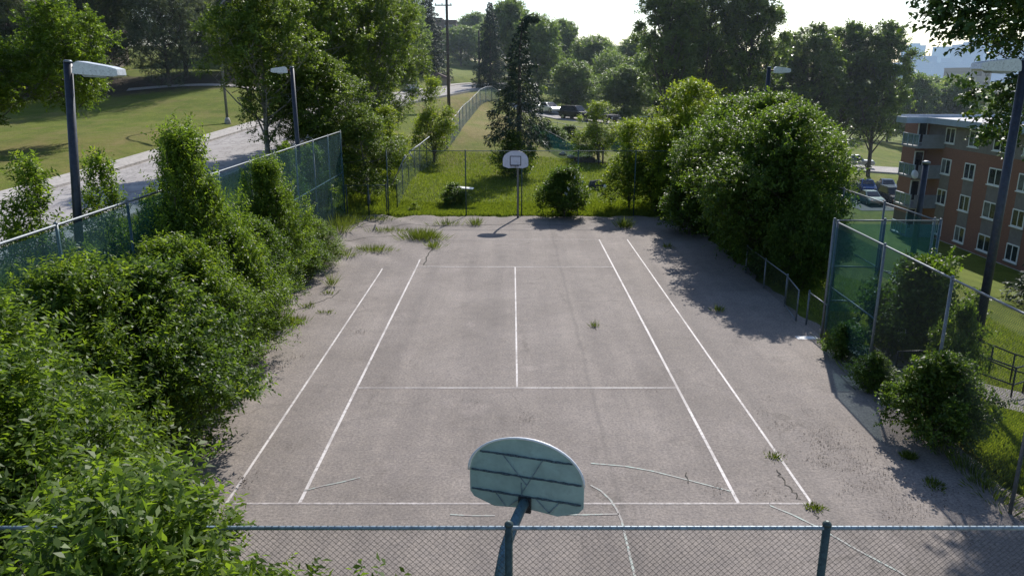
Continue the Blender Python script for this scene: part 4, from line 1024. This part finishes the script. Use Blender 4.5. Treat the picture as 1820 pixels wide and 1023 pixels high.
# giant poplars
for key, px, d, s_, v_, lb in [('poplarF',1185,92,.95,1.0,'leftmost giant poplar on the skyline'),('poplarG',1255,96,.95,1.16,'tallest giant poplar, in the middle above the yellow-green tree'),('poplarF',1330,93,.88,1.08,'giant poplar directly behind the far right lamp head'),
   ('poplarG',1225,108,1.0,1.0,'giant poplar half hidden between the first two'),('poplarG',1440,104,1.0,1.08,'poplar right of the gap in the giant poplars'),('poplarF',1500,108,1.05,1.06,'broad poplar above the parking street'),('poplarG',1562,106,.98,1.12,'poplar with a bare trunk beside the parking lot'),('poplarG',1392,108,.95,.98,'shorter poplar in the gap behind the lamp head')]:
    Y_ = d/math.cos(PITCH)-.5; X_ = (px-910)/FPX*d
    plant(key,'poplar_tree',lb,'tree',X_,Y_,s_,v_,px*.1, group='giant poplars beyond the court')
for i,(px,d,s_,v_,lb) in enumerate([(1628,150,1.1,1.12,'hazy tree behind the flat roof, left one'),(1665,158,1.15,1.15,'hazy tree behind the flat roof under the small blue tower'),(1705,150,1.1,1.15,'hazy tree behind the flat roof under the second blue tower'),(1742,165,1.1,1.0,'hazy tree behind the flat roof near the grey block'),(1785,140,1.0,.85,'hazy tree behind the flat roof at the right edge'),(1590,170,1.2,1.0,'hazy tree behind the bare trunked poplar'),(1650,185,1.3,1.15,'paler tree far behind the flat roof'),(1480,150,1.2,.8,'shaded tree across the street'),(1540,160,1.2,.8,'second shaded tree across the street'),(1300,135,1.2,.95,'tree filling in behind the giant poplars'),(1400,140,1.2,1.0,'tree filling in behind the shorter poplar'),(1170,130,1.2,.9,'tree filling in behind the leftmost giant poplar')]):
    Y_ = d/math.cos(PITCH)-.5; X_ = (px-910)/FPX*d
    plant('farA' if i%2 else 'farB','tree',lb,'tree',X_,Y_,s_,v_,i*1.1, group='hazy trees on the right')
# left park
plant('parkA','park_tree','small lawn tree behind the left lamp head','tree',-29.3,52,1.0,1.02,.4)
plant('parkA','park_tree','small lawn tree at the left edge of the view','tree',-32.6,48.8,.95,.82,2.4)
for i,(key,x_,y_,s_,v_,lb) in enumerate([('pineB',-36,83,.92,1.12,'blue green pine, the right-most of the dark group on the hill'),('pineA',-42.5,82,.95,1.1,'dark pine left of the blue green one'),('pineA',-50,80,1.0,.72,'dark pine behind the left small lawn tree'),('pineA',-54,76,1.0,.52,'dark pine below the brown house'),('pineA',-47,92,1.1,1.0,'dark pine further back between house and blue green pine'),('pineB',-33,93,.8,1.0,'pine shading the hillside path'),('pineA',-37,90,1.1,1.25,'tall dark pine behind the blue green one'),('pineB',-60,74,1.0,.5,'pine at the far left edge of the hill'),('pineA',-31,95,1.0,1.1,'dark pine beside the low blue roof')]):
    plant(key,'pine_tree',lb,'pine',x_,y_,s_,v_,i*1.9, group='pines on the left hill')
for i,(x_,y_,s_,v_,lb) in enumerate([(-35,98,.9,1.0,'leafy tree beside the hill path'),(-17,118,1.0,1.2,'leafy tree right of the modern house'),(-58,112,1.2,1.2,'leafy tree behind the brown house'),(-21.5,86,.6,.5,'leafy tree behind the street lamp')]):
    plant('farA','tree',lb,'tree',x_,y_,s_,v_,i*2.1, group='leafy trees on the left hill')
# overhanging tree at the right edge and spruce tips
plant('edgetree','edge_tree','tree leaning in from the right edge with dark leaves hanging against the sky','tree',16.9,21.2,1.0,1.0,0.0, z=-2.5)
plant('spruceB','spruce_tree','green spruce branches poking in at the right edge below the apartment windows','spruce',28.0,36.5,1.0,.62,.9)

# ------------------------------------------------------------------ grass
def blades(name, pts, hgt, wd, seed, parent=None, lean=.35):
    rng = np.random.RandomState(seed); n = len(pts); P = np.asarray(pts, float)
    D = unit(np.c_[rng.normal(size=(n,2))*lean, np.ones(n)]); Nn = unit(np.c_[rng.normal(size=(n,2)), np.zeros(n)])
    V, F = leaf_quads(P, D, Nn, hgt*rng.uniform(.5,1.3,n), wd*rng.uniform(.7,1.3,n))
    return np_mesh(name, V, F, M['grassblade'], rng.beta(2,2,n))
rng = np.random.RandomState(77)
def scatter(n, x0, x1, y0, y1):
    x_ = rng.uniform(x0,x1,n); y_ = rng.uniform(y0,y1,n); return np.c_[x_,y_,height(x_,y_)-.01]
ptsR = np.concatenate([scatter(90000, 9.75, 15, 8.5, 19), scatter(45000, 10.0, 22, 16, 34)])
m_ = blades('grass', ptsR, .16, .022, 1); tag(link('grass', m_), 'long bright grass on the slope right of the court fence', 'grass', kind='stuff')
ptsB = np.concatenate([scatter(60000, -9.5, 12, 42.9, 47), scatter(50000, -9, 12, 47, 66)])
m_ = blades('grass', ptsB, .17, .035, 2); tag(link('grass', m_), 'rough grass on the lawn between the far fence and the spruce', 'grass', kind='stuff')
ptsL = np.concatenate([scatter(40000, -14.8, -9.5, 4, 45), scatter(20000, -12, -7, 43, 62)])
m_ = blades('grass', ptsL, .3, .03, 3); tag(link('grass', m_), 'long grass on the bank between the windscreen fence and the road', 'grass', kind='stuff')

def tuft(label, px, py, n, rad, hgt, seed, stretch=(1,1), z=0, group=None):
    rng = np.random.RandomState(seed); p = at(px, py, z)
    q = rng.normal(size=(n,2))*rad*np.array(stretch)*.5
    q[0] = 0
    m_ = blades('weed_tuft', np.c_[q, np.zeros(n)-.01], hgt, .022, seed, lean=.45); m_.materials[0] = M['weedblade']
    o = link('weed_tuft', m_); o.location = p; return tag(o, label, 'weed', group)
tuft('largest grassy weed clump growing from the broken asphalt at the far left', 752,425,700,.75,.55,1,(1.1,.8))
tuft('trailing weed clump just below the largest one', 772,440,150,.3,.38,2,(.7,1.5))
tuft('low grassy weed clump between the largest clump and the windscreen', 660,447,350,.55,.35,3,(1.5,.7))
tuft('long flat weed patch near the far left corner', 690,412,300,.7,.3,4,(1.8,.6))
tuft('tall dry seedy weed at the foot of the windscreen', 600,415,260,.45,.95,5,(1,1.2))
tuft('weeds along the far end of the left thicket', 600,455,300,.6,.38,6,(1.4,.7))
tuft('upright thin weed alone in the left asphalt', 589,508,60,.10,.6,7)
tuft('upright thin weed close to the left thicket', 533,512,60,.10,.6,8)
tuft('small weed at the near crack of the left asphalt', 548,545,60,.2,.18,9)
tuft('tiny weed beside the far end of the curved crack', 583,522,40,.15,.18,10,(1.5,.6))
tuft('tiny weed at the near end of the curved crack', 578,556,50,.2,.16,11,(1.5,.6))
tuft('weeds along the far left asphalt edge', 640,392,400,.8,.45,12,(2.2,.5))
tuft('weeds on the asphalt edge left of the far hoop', 845,400,160,.3,.45,13)
tuft('weeds on the asphalt edge right of the clump', 795,400,160,.4,.4,14,(1.4,.6))
tuft('small weed in front of the flowering bush', 1110,405,220,.25,.6,15)
tuft('tiny weed alone in the middle of the court', 1057,580,40,.10,.22,16)
tuft('small weed at the end of the crack beside the right sideline', 1375,812,90,.15,.09,17)
tuft('flat weed at the right end of the near baseline', 1446,902,130,.14,.08,18)
tuft('small weed in the fence shadow on the right', 1615,812,240,.12,.13,19)
tuft('second small weed in the fence shadow on the right', 1660,862,130,.15,.12,20,(1,1.4))
tuft('tiny weed beside the leafy shadow on the right', 1278,553,60,.15,.25,21)
tuft('tiny weed under the right thicket', 1187,440,60,.18,.28,22)
tuft('low weeds below the left thicket', 520,575,300,.35,.25,23,(1,1.3))
tuft('grassy weeds filling the foot of the windscreen near the corner', 620,398,350,.6,.6,24,(1,2))
tuft('grass fringe at the base of the tall corner post', 1475,612,160,.3,.3,25,(.7,1.6))
tuft('grass fringe along the right fence below the bushes', 1560,690,420,.5,.38,26,(.8,2.6))
tuft('grass fringe along the near end of the right fence', 1735,850,420,.5,.3,27,(.5,2.8))

# leaf litter on the right
def litter(label, poly_c, sx_, sy_, n, seed, size=.05, rot=0):
    rng = np.random.RandomState(seed); cl = rng.normal(size=(max(3,n//28),2))*np.array([sx_,sy_])*.5; q = cl[rng.randint(0,len(cl),n)]+rng.normal(size=(n,2))*.16
    c, s = math.cos(rot), math.sin(rot); q = q@np.array([[c,s],[-s,c]])
    P = np.c_[q, np.full(n,.014)]; D = unit(np.c_[rng.normal(size=(n,2)), rng.uniform(0,.3,n)]); Nn = unit(np.c_[rng.normal(size=(n,2))*.3, np.ones(n)])
    V, F = leaf_quads(P, D, Nn, size*rng.uniform(.4,1.4,n), size*.5*rng.uniform(.6,1.4,n))
    o = link('leaf_litter', np_mesh('leaf_litter', V, F, M['litter'], rng.uniform(size=n))); o.location = at(*poly_c, 0); return tag(o, label, 'litter', kind='stuff')
litter('dead leaf litter scattered on the asphalt at the right', (1530,830), 1.2, 3.4, 1700, 1, .032, R(15))
litter('sparse dead leaves beside the right sideline', (1430,800), 2.5, 4, 160, 2, .035)
litter('sparse bits of debris over the middle of the court', (950,640), 11, 16, 220, 3, .035)
litter('dead leaves at the foot of the left thicket', (470,640), 2.0, 12, 500, 4, .05)

# ------------------------------------------------------------------ boulder, board, garden bits
def rock(name, label, x, y, z, r, mat, seed, sq=(1,1,.75), cat='boulder', group=None, parent=None):
    bm = bmesh.new(); bmesh.ops.create_icosphere(bm, subdivisions=3, radius=r); rn = random.Random(seed)
    offs = [(Vector((rn.gauss(0,1),rn.gauss(0,1),rn.gauss(0,1))).normalized(), rn.uniform(.55,.85)) for _ in range(14)]
    for v in bm.verts:
        d = v.co.normalized(); k_ = 1
        for o_, c_ in offs:
            t = d.dot(o_)
            if t*1 > c_: k_ = min(k_, c_/t)
        v.co = Vector((d.x*k_*r*sq[0], d.y*k_*r*sq[1], d.z*k_*r*sq[2]))
    me = bpy.data.meshes.new(name); bm.to_mesh(me); bm.free(); me.materials.append(M[mat])
    o = link(name, me, parent); o.location = (x, y, z)
    if label: tag(o, label, cat, group)
    return o
p = at(1060,338,.1); rock('boulder','rough black boulder on the lawn right of the flowering bush',p[0],p[1],hz(p[0],p[1])+.3,.62,'stone',3,(1.1,.8,.75))
p = at(1071,338,.1); rock('pale_stone','small white faced stone leaning on the black boulder',p[0]+.1,p[1]-.35,hz(p[0],p[1])+.28,.2,'whitepaint',4,(.7,.6,1.3),'stone')
p = at(822,343,.15); o = MB().box((-.75,-.22,0),(.75,.22,.05)).build('board', M['whitepaint'], None, bevel=.01); o.location = (p[0],p[1],hz(p[0],p[1])+.22); o.rotation_euler = (R(6),R(4),R(-8)); tag(o,'white plank lying in the grass beside the round bush','plank')
# community garden behind low green fence
GD = [(1.9,77.5),(3.2,72),(4.8,67.5),(6.8,65.2)]
fence('garden_fence','low green netting fence running down to the garden on the right lawn',GD,1.3,screen=(0,3,.02,.98),rail_r=.02,post_r=.025,railmat='galv',postmat='wiregreen')
fence('garden_fence','pale railed netting fence round the back of the garden plot',[(1.9,77.8),(4.6,79),(8,77),(11,74.5),(13.5,72)],1.3,screen=(2,4,.02,.98),rail_r=.025,post_r=.025,railmat='galv',postmat='wiregreen')
for i,(px,py,s_,lb) in enumerate([(985,268,.75,'dark bush inside the garden plot'),(1012,262,.7,'second dark bush inside the garden plot'),(968,262,.65,'bush by the garden netting fence')]):
    p = at(px,py,.8); plant('bushB','bush',lb,'bush',p[0],p[1],s_*1.1,s_*.8,i)
rn = random.Random(12)
for i in range(9):
    px, py = 1000+i*8+rn.uniform(-3,3), 281+rn.uniform(-8,12); p = at(px,py,.4)
    rock('garden_stone','pale stone lying among the garden beds',p[0],p[1],hz(p[0],p[1])+.12,rn.uniform(.2,.42),'palestone',i,(1.2,1,.6),'stone','stones among the garden beds')
for (px,py,w_,lb) in ((1015,277,2.2,'raised wooden planter bed at the left of the garden'),(1052,275,2.0,'raised wooden planter bed at the right of the garden'),(1038,290,1.6,'low wooden planter bed at the front of the garden')):
    p = at(px,py,.5); root = empty('planter_bed',(p[0],p[1],hz(p[0],p[1])),.15,lb,'planter')
    fr = MB(); fr.box((-w_/2,-.5,0),(w_/2,-.45,.42)); fr.box((-w_/2,.45,0),(w_/2,.5,.42)); fr.box((-w_/2,-.45,0),(-w_/2+.05,.45,.42)); fr.box((w_/2-.05,-.45,0),(w_/2,.45,.42)); fr.build('frame',M['wood'],root)
    MB().box((-w_/2+.05,-.45,.02),(w_/2-.05,.45,.36)).build('soil',M['litter'],root)
for i,px in enumerate((1064,1071)):
    p = at(px,296,.3); root = empty('garden_post',(p[0],p[1],hz(p[0],p[1])),0,('left' if i==0 else 'right')+' of the two dark posts at the garden corner','post')
    MB().tube([(0,0,-.2),(0,0,1.4)],.07,8).build('post',M['wood'],root)
    MB().box((-.12,-.12,1.4),(.12,.12,1.46)).build('cap',M['wood'],root)

# ------------------------------------------------------------------ cars
def car_proto(kind, paint):
    """parts of a vehicle around its centre, nose towards +X"""
    if kind == 'sedan': Lh, Wh, prof, gh = 2.3, .88, [(-2.3,.45),(-2.28,.85),(-1.7,.95),(-1.0,.98),(.85,.93),(1.9,.82),(2.28,.65),(2.3,.4),(1.9,.25),(-2.0,.25)], [(-1.55,.95),(-.95,1.42),(.15,1.44),(1.05,.92)]
    elif kind == 'suv': Lh, Wh, prof, gh = 2.45, .95, [(-2.45,.5),(-2.45,1.05),(-2.35,1.12),(1.1,1.1),(2.2,1.02),(2.42,.8),(2.45,.45),(2.1,.32),(-2.2,.32)], [(-2.36,1.1),(-2.15,1.80),(.35,1.82),(1.15,1.08)]
    else: Lh, Wh, prof, gh = 2.8, .98, [(-2.8,.55),(-2.8,1.1),(-.75,1.1),(1.3,1.1),(2.55,1.05),(2.78,.85),(2.8,.5),(2.4,.4),(-2.5,.4)], [(-.75,1.08),(-.6,1.8),(.55,1.82),(1.35,1.08)]
    parts = []
    bm = MB(); n = len(prof)
    secs = []
    for yy, sc, dz in ((-Wh,.97,0),(-Wh*.93,1,0),(Wh*.93,1,0),(Wh,.97,0)):
        secs.append([(x_*sc if abs(yy)==Wh else x_, yy, (z_-.6)*(.86 if abs(yy)==Wh else 1)+.6) for x_,z_ in prof])
    vs = [v for s_ in secs for v in s_]; fs = [tuple(range(n)), tuple(range(3*n,4*n))[::-1]]
    for q in range(3): fs += [(q*n+i, q*n+(i+1)%n, (q+1)*n+(i+1)%n, (q+1)*n+i) for i in range(n)]
    bm.add(vs, fs)
    g = gh; wt, wb = Wh*.74, Wh*.92
    hull = [(g[0][0],-wb,g[0][1]-.03),(g[1][0],-wt,g[1][1]),(g[2][0],-wt,g[2][1]),(g[3][0],-wb,g[3][1]-.03),(g[0][0],wb,g[0][1]-.03),(g[1][0],wt,g[1][1]),(g[2][0],wt,g[2][1]),(g[3][0],wb,g[3][1]-.03)]
    bm.add(hull, [(0,1,2,3),(7,6,5,4),(1,5,6,2),(0,4,5,1),(3,2,6,7),(0,3,7,4)])
    parts.append(('body', bm.mesh('body', paint, bevel=.03), []))
    def lerp(a, b, t): return tuple(a[i]+(b[i]-a[i])*t for i in range(3))
    def inset(q, e=.012, a=.1, b=.88):
        c = [lerp(lerp(q[0],q[3],a), lerp(q[1],q[2],a), .1), lerp(lerp(q[0],q[3],a), lerp(q[1],q[2],a), b), lerp(lerp(q[0],q[3],1-a), lerp(q[1],q[2],1-a), b), lerp(lerp(q[0],q[3],1-a), lerp(q[1],q[2],1-a), .1)]
        nn = (Vector(c[1])-Vector(c[0])).cross(Vector(c[3])-Vector(c[0])).normalized(); ctr = sum((Vector(v) for v in c), Vector())/4
        if nn.dot(ctr-Vector((g[1][0]*.5+g[2][0]*.5,0,1))) < 0: nn = -nn
        return [tuple(Vector(v)+nn*.035) for v in c]
    for nm, q in (('side_window',(hull[0],hull[1],hull[2],hull[3])),('side_window',(hull[4],hull[5],hull[6],hull[7])),('rear_window',(hull[0],hull[1],hull[5],hull[4])),('windscreen',(hull[3],hull[2],hull[6],hull[7]))):
        c = inset(q, a=.1 if 'side' in nm else .07)
        parts.append((nm, MB().add(c, [(0,1,2,3)]).mesh(nm, M['glassdark']), []))
    wx = Lh*.64; wr = .33 if kind == 'sedan' else .38
    for sx_ in (-wx, wx):
        for sy_ in (-1, 1):
            y0, y1 = sy_*(Wh-.2), sy_*(Wh+.02)
            t = MB().tube([(sx_,y0,wr),(sx_,y1,wr)], wr, 16).mesh('wheel', M['tyre'])
            rim = MB().tube([(sx_,y1-.01*sy_,wr),(sx_,y1+.015*sy_,wr)], wr*.6, 12).mesh('rim', M['hub'])
            parts.append(('wheel', t, [('rim', rim)]))
    for sy_ in (-1, 1):
        parts.append(('headlight', MB().box((Lh-.12,sy_*Wh*.6,.62),(Lh+.01,sy_*Wh*.9,.76)).mesh('headlight', M['lamp_clear']), []))
        parts.append(('tail_light', MB().box((-Lh+.1,sy_*Wh*.68,.7),(-Lh-.01,sy_*Wh*.92,.9)).mesh('tail_light', M['lamp_red']), []))
    return parts
CARS = {}
def car(kind, paint, label, x, y, rz, name='parked_car', cat='car', pitch=0, group=None):
    if (kind,paint) not in CARS: CARS[(kind,paint)] = car_proto(kind, M[paint])
    z_ = hz(x,y)
    if 38 < x < 62 and 82 < y < 103: z_ = -6.46
    elif y < 112 and x < 30: z_ += .12
    else: z_ = hz(x,y)+.25
    root = empty(name, (x,y,z_), rz, label, cat, group); root.rotation_euler = (0,pitch,rz)
    for nm, me, ch in CARS[(kind,paint)]:
        o = link(nm, me, root)
        for cn, cme in ch: link(cn, cme, o)
    return root
LG = 'vehicles parked along the lane'
car('sedan','cardark','dark car mostly hidden behind the spruce on the lane',3.2,118.5,R(-58),group=LG)
car('sedan','carwhite','white car behind the dark van on the lane',5.4,114.2,R(-58),group=LG)
car('suv','carblack','tall black van parked on the lane above the lawn',8.7,106.3,R(-48),'parked_van','van',group=LG)
car('pickup','carblack','black pickup parked in front of the tall black van',11.6,102.6,R(-50),'pickup_truck','truck',group=LG)
car('sedan','carteal','pale green car parked at the right end of the lane',17.0,98,R(-38),group=LG)
PG = 'cars in the parking lot'
car('sedan','carblue','blue car at the left of the parking lot',44.9,96.5,R(-105),group=PG)
car('sedan','carsilver','silver car in the middle of the parking lot',47.6,96.8,R(-105),group=PG)
car('sedan','cardark','dark car beside the silver one, next to the balconies',50.6,97.5,R(-105),group=PG)
car('sedan','carteal','pale green grey car in the nearer row of the parking lot',41.0,86.8,R(-95),group=PG)
car('suv','cardark','dark van in the nearer row of the parking lot',43.7,87.2,R(-95),'parked_van','van',group=PG)
car('sedan','cardark','dark car at the near right end of the parking lot',44.6,84.0,R(-60),group=PG)
car('pickup','carsilver','silver pickup driving on the street behind the parking lot',52.5,117.8,R(-20),'pickup_truck','truck')
car('sedan','carsilver','silver car half hidden by the house beside the mound road',-13.6,107,R(100),group=None)

# ------------------------------------------------------------------ apartment house
def window(mb_wall, parent, x, yc, zc, w_, h_, k=0):
    """window in a wall facing -X"""
    fr = MB(); t = .09
    fr.box((x-.05,yc-w_/2,zc+h_/2-t),(x+.02,yc+w_/2,zc+h_/2)); fr.box((x-.05,yc-w_/2,zc-h_/2+t*0),(x+.02,yc+w_/2,zc-h_/2+t))
    fr.box((x-.05,yc-w_/2,zc-h_/2+t),(x+.02,yc-w_/2+t,zc+h_/2-t)); fr.box((x-.05,yc+w_/2-t,zc-h_/2+t),(x+.02,yc+w_/2,zc+h_/2-t))
    fr.box((x-.045,yc-.035,zc-h_/2+t),(x+.015,yc+.035,zc+h_/2-t))
    f = MB.build(fr, 'window', M['whitepaint'], parent)
    MB().box((x-.02,yc-w_/2+t,zc-h_/2+t),(x-.012,yc-.035,zc+h_/2-t)).build('pane', M['glassdark'], f)
    MB().box((x-.02,yc+.035,zc-h_/2+t),(x-.012,yc+w_/2-t,zc+h_/2-t)).build('pane', M['curtain'] if k%3 == 1 else M['glassdark'], f)
    MB().box((x-.12,yc-w_/2-.06,zc-h_/2-.08),(x-.002,yc+w_/2+.06,zc-h_/2-.003)).build('sill', M['whitepaint'], f)
AX = 39.0
root = empty('apartment_building', (0,0,0), 0, 'four storey brick apartment block with flat white edged roof on the right', 'building')
B0 = -7.2; TOP = 3.6
mb = MB(); mb.box((AX,40,B0),(56,75,TOP)); mb.build('wall', M['brick'], root)
MB().box((37.9,72.6,B0),(AX-.003,75,TOP)).build('wing_wall', M['brick'], root)
tz, sp = 2.52, 2.72
MB().box((AX-.03,40,1.45),(AX-.004,72.55,TOP-.004)).build('top_storey_panel', M['taupe'], root)
k = 0
cols = [68.9,65.25,61.6,58.0,54.4,50.8,47.2,43.6]
for j, yc in enumerate(cols):
    w_ = 1.5 if j not in (2,5) else 1.85
    for i in range(4):
        zc = tz-i*sp
        window(None, root, AX-.035, yc, zc, w_, 1.35, k); k += 1
        if 0 < i < 4: MB().box((AX-.025,yc-w_/2,zc-.68-(sp-1.35) if i < 3 else zc-.9),(AX-.005,yc+w_/2,zc-.68)).build('spandrel_panel', M['taupe'], root)
MB().box((AX-.06,40,B0),(AX-.002,72.5,-6.75)).build('plinth', M['concrete'], root)
# roof
rf_ = MB(); rf_.box((AX-1.1,39,TOP),(57,76,TOP+.12)); rf_.box((36.0,71.0,TOP+.003),(AX-1.102,72.7,TOP+.117)); rfo = rf_.build('roof', M['gravel'], root)
fa = MB(); fa.box((AX-1.22,38.9,TOP-.12),(AX-1.102,70.9,TOP+.42)); fa.box((35.88,70.88,TOP-.12),(AX-1.103,70.998,TOP+.42)); fa.box((35.88,71.0,TOP-.12),(35.998,72.8,TOP+.42)); fa.box((36.0,72.702,TOP-.12),(AX-1.102,72.8,TOP+.42)); fa.box((AX-1.1,76.003,TOP-.12),(57,76.1,TOP+.42))
fa.build('fascia', M['greyfascia'], rfo)
MB().box((AX+1,46,TOP+.13),(54,63,TOP+.17)).build('gravel_patch', M['pinkgravel'], rfo)
MB().box((AX+3,66,TOP+.12),(AX+5,68,TOP+.7)).build('roof_vent', M['greyfascia'], rfo, bevel=.03)
# balconies in the corner of the wing
for i in range(4):
    zf = 3.6-.35-1.0-sp*i-.75
    if zf < B0+.1: zf = B0+.15
    bal = MB().box((36.55,69.6,zf-.18),(AX-.004,72.59,zf)).build('balcony', M['balcony'], root)
    MB().box((36.9,69.6,zf+.003),(AX-.005,69.68,zf+1.05)).build('side_panel', M['balcony'], bal)
    for q in range(3):
        y0 = 69.72+q*.95
        MB().box((36.6,y0+.04,zf+.1),(36.62,y0+.86,zf+1.0)).build('glass_panel', M['balglass'], bal)
    rl = MB(); rl.box((36.55,69.62,zf+1.0),(36.66,72.58,zf+1.07))
    for q in range(4): rl.box((36.57,69.66+q*.95,zf),(36.65,69.72+q*.95,zf+1.0))
    rl.build('railing', M['greyfascia'], bal)
    # door and window on the wing wall behind
    d_ = MB(); d_.box((37.9,72.52,zf+.02),(38.75,72.598,zf+2.05)); df = d_.build('door', M['whitepaint'], root)
    MB().box((38.0,72.50,zf+.15),(38.65,72.518,zf+1.95)).build('pane', M['glassdark'], df)
t = empty('satellite_dish', (36.5,69.55,-1.4), 0, 'white satellite dish on the second balcony from the top', 'satellite dish')
bm = bmesh.new(); bmesh.ops.create_cone(bm, cap_ends=True, segments=20, radius1=.42, radius2=.3, depth=.12); me = bpy.data.meshes.new('dish'); bm.to_mesh(me); bm.free(); me.materials.append(M['whitepaint'])
o = link('dish', me, t); o.rotation_euler = (R(75),0,R(20)); o.location = (0,-.3,.45)
MB().tube([(0,0,-.3),(0,-.1,.4),(0,-.25,.45)],.03,6).build('mast', M['galv'], t)

# ------------------------------------------------------------------ other buildings
def block(name, label, px0, px1, pytop, d, zbase, mat, depth=20, roofmat=None, wins=0, cat='building', group=None, pent=False):
    X0, X1 = (px0-910)/FPX*d, (px1-910)/FPX*d; Y0 = d/math.cos(PITCH); zt = H+(133-pytop)*d/1408
    root = empty(name, ((X0+X1)/2, Y0, zbase), 0, label, cat, group); w_ = X1-X0; h_ = zt-zbase
    MB().box((-w_/2,0,0),(w_/2,depth,h_)).build('wall', M[mat], root)
    MB().box((-w_/2-.2,-.2,h_+.002),(w_/2+.2,depth+.2,h_+max(.4,h_*.012))).build('roof', M[roofmat or mat], root)
    if pent: MB().box((-w_*.15,depth*.2,h_+max(.4,h_*.012)),(w_*.25,depth*.7,h_+max(.4,h_*.012)+h_*.06)).build('penthouse', M[mat], root)
    if wins:
        nz_ = wins; nx_ = max(2, int(w_/(h_/nz_)/1.1))
        for i in range(nz_):
            for j in range(nx_):
                x0 = -w_/2+w_*(j+.2)/nx_; x1 = -w_/2+w_*(j+.8)/nx_; z0_ = h_*(i+.3)/nz_; z1_ = h_*(i+.75)/nz_
                MB().box((x0,-.06,z0_),(x1,-.004,z1_)).build('window', M['glassdark'], root)
    return root
CG = 'hazy downtown towers'
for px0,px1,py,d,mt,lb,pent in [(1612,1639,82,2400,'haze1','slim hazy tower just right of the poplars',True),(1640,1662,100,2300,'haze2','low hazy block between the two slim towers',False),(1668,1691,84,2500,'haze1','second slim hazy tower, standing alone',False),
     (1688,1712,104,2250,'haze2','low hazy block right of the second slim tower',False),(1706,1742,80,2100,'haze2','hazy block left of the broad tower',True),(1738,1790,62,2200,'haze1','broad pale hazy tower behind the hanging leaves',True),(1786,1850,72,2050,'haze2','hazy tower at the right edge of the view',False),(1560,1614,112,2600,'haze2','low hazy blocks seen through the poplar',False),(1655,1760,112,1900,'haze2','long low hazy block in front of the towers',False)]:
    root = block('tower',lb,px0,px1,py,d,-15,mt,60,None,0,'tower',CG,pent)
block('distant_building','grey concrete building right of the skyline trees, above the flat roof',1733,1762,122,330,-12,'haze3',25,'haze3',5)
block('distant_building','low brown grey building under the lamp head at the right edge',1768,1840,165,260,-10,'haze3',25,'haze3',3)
block('hilltop_building','long brown flat roofed building on the hilltop left of the utility pole',708,812,40,230,8,simple('x',(.1,.08,.07)).name if False else 'dkbrown',20,'dkbrown',4,pent=True)
# modern house among the left trees
root = empty('modern_house', (-34.5,112,hz(-34,112)-1), 0, 'modern house with projecting white roof edge behind the left poplars', 'house')
hh = (H+118*110/1408)-(hz(-34,112)-1)
MB().box((-9,0,0),(13,12,hh)).build('wall', M['dkbrown'], root)
MB().box((-10,-2.5,hh+.003),(14,13,hh+.5)).build('roof', M['greyfascia'], root)
MB().box((-11.5,-3,hh-5.2),(-1,-.01,hh-4.2)).build('balcony', M['greyfascia'], root)
for q in range(5):
    f = MB().box((-8+q*4,-.08,hh-3.2),(-5.6+q*4,-.003,hh-.8)).build('window', M['whitepaint'], root)
    MB().box((-7.85+q*4,-.1,hh-3.05),(-5.75+q*4,-.083,hh-.95)).build('pane', M['glassdark'], f)
# brown house top left
hx, hy = -62, 92; zz = 7.0
root = empty('brown_house', (hx,hy,zz), 0, 'brown house with shingled roof behind the pines at the top left', 'house')
MB().box((-7,0,0),(4.2,12,8.6)).build('wall', M['dkbrown'], root)
mbr = MB(); mbr.prism([(-8,-1,8.6),(5,-1,8.6),(5,-1,9.0),(-1.5,-1,12.2),(-8,-1,9.0)], (0,14,0)); rfx = mbr.build('roof', M['shingle'], root)
MB().box((-3.5,3,11),(-2.3,4.2,13.2)).build('chimney', M['brick'], rfx)
f = MB().box((-1.6,-.1,5.0),(1.2,-.003,7.6)).build('window', M['whitepaint'], root); MB().box((-1.45,-.13,5.15),(1.05,-.103,7.45)).build('pane', M['beige'], f)
MB().box((4.2,2,0),(12,12,5.6)).build('garage_wall', M['beige'], root)
mbr = MB(); mbr.prism([(4.3,1,5.6),(13,1,5.6),(13,1,5.8),(8.5,1,7.6),(4.3,1,6.5)], (0,12,0)); mbr.build('garage_roof', M['shingle'], root)
# low blue roof and house by mound road
root = empty('roadside_house', (-11.8,125,hz(-11.5,122)), 0, 'small dark roofed house beside the bend of the road', 'house')
root.scale = (.6,.6,.6)
MB().box((-3,0,0),(3,6,2.3)).build('wall', M['beige'], root)
MB().prism([(-3.4,-.4,2.3),(3.4,-.4,2.3),(0,-.4,3.8)], (0,6.8,0)).build('roof', M['shingle'], root)
f = MB().box((-1.5,-.06,.9),(.3,-.003,1.9)).build('window', M['whitepaint'], root); MB().box((-1.4,-.08,1.0),(.2,-.063,1.8)).build('pane', M['glassdark'], f)
# hillside path behind the street lamp
hpath('path', [(-40,82),(-33,84),(-28,84.5),(-24,82),(-22.8,79)], 1.6, M['concrete'], .08)

# ------------------------------------------------------------------ air haze
m = bpy.data.materials.new('summer haze'); m.use_nodes = True; n = m.node_tree; n.nodes.remove(n.nodes['Principled BSDF'])
v = N(n, 'VolumeScatter'); v.inputs['Color'].default_value = (.72,.86,1,1); v.inputs['Density'].default_value = .00034; v.inputs['Anisotropy'].default_value = .35
n.links.new(v.outputs[0], n.nodes['Material Output'].inputs['Volume'])
hzb = MB().box((-500,45,-40),(700,620,45)).build('haze', m); tag(hzb, kind='structure')
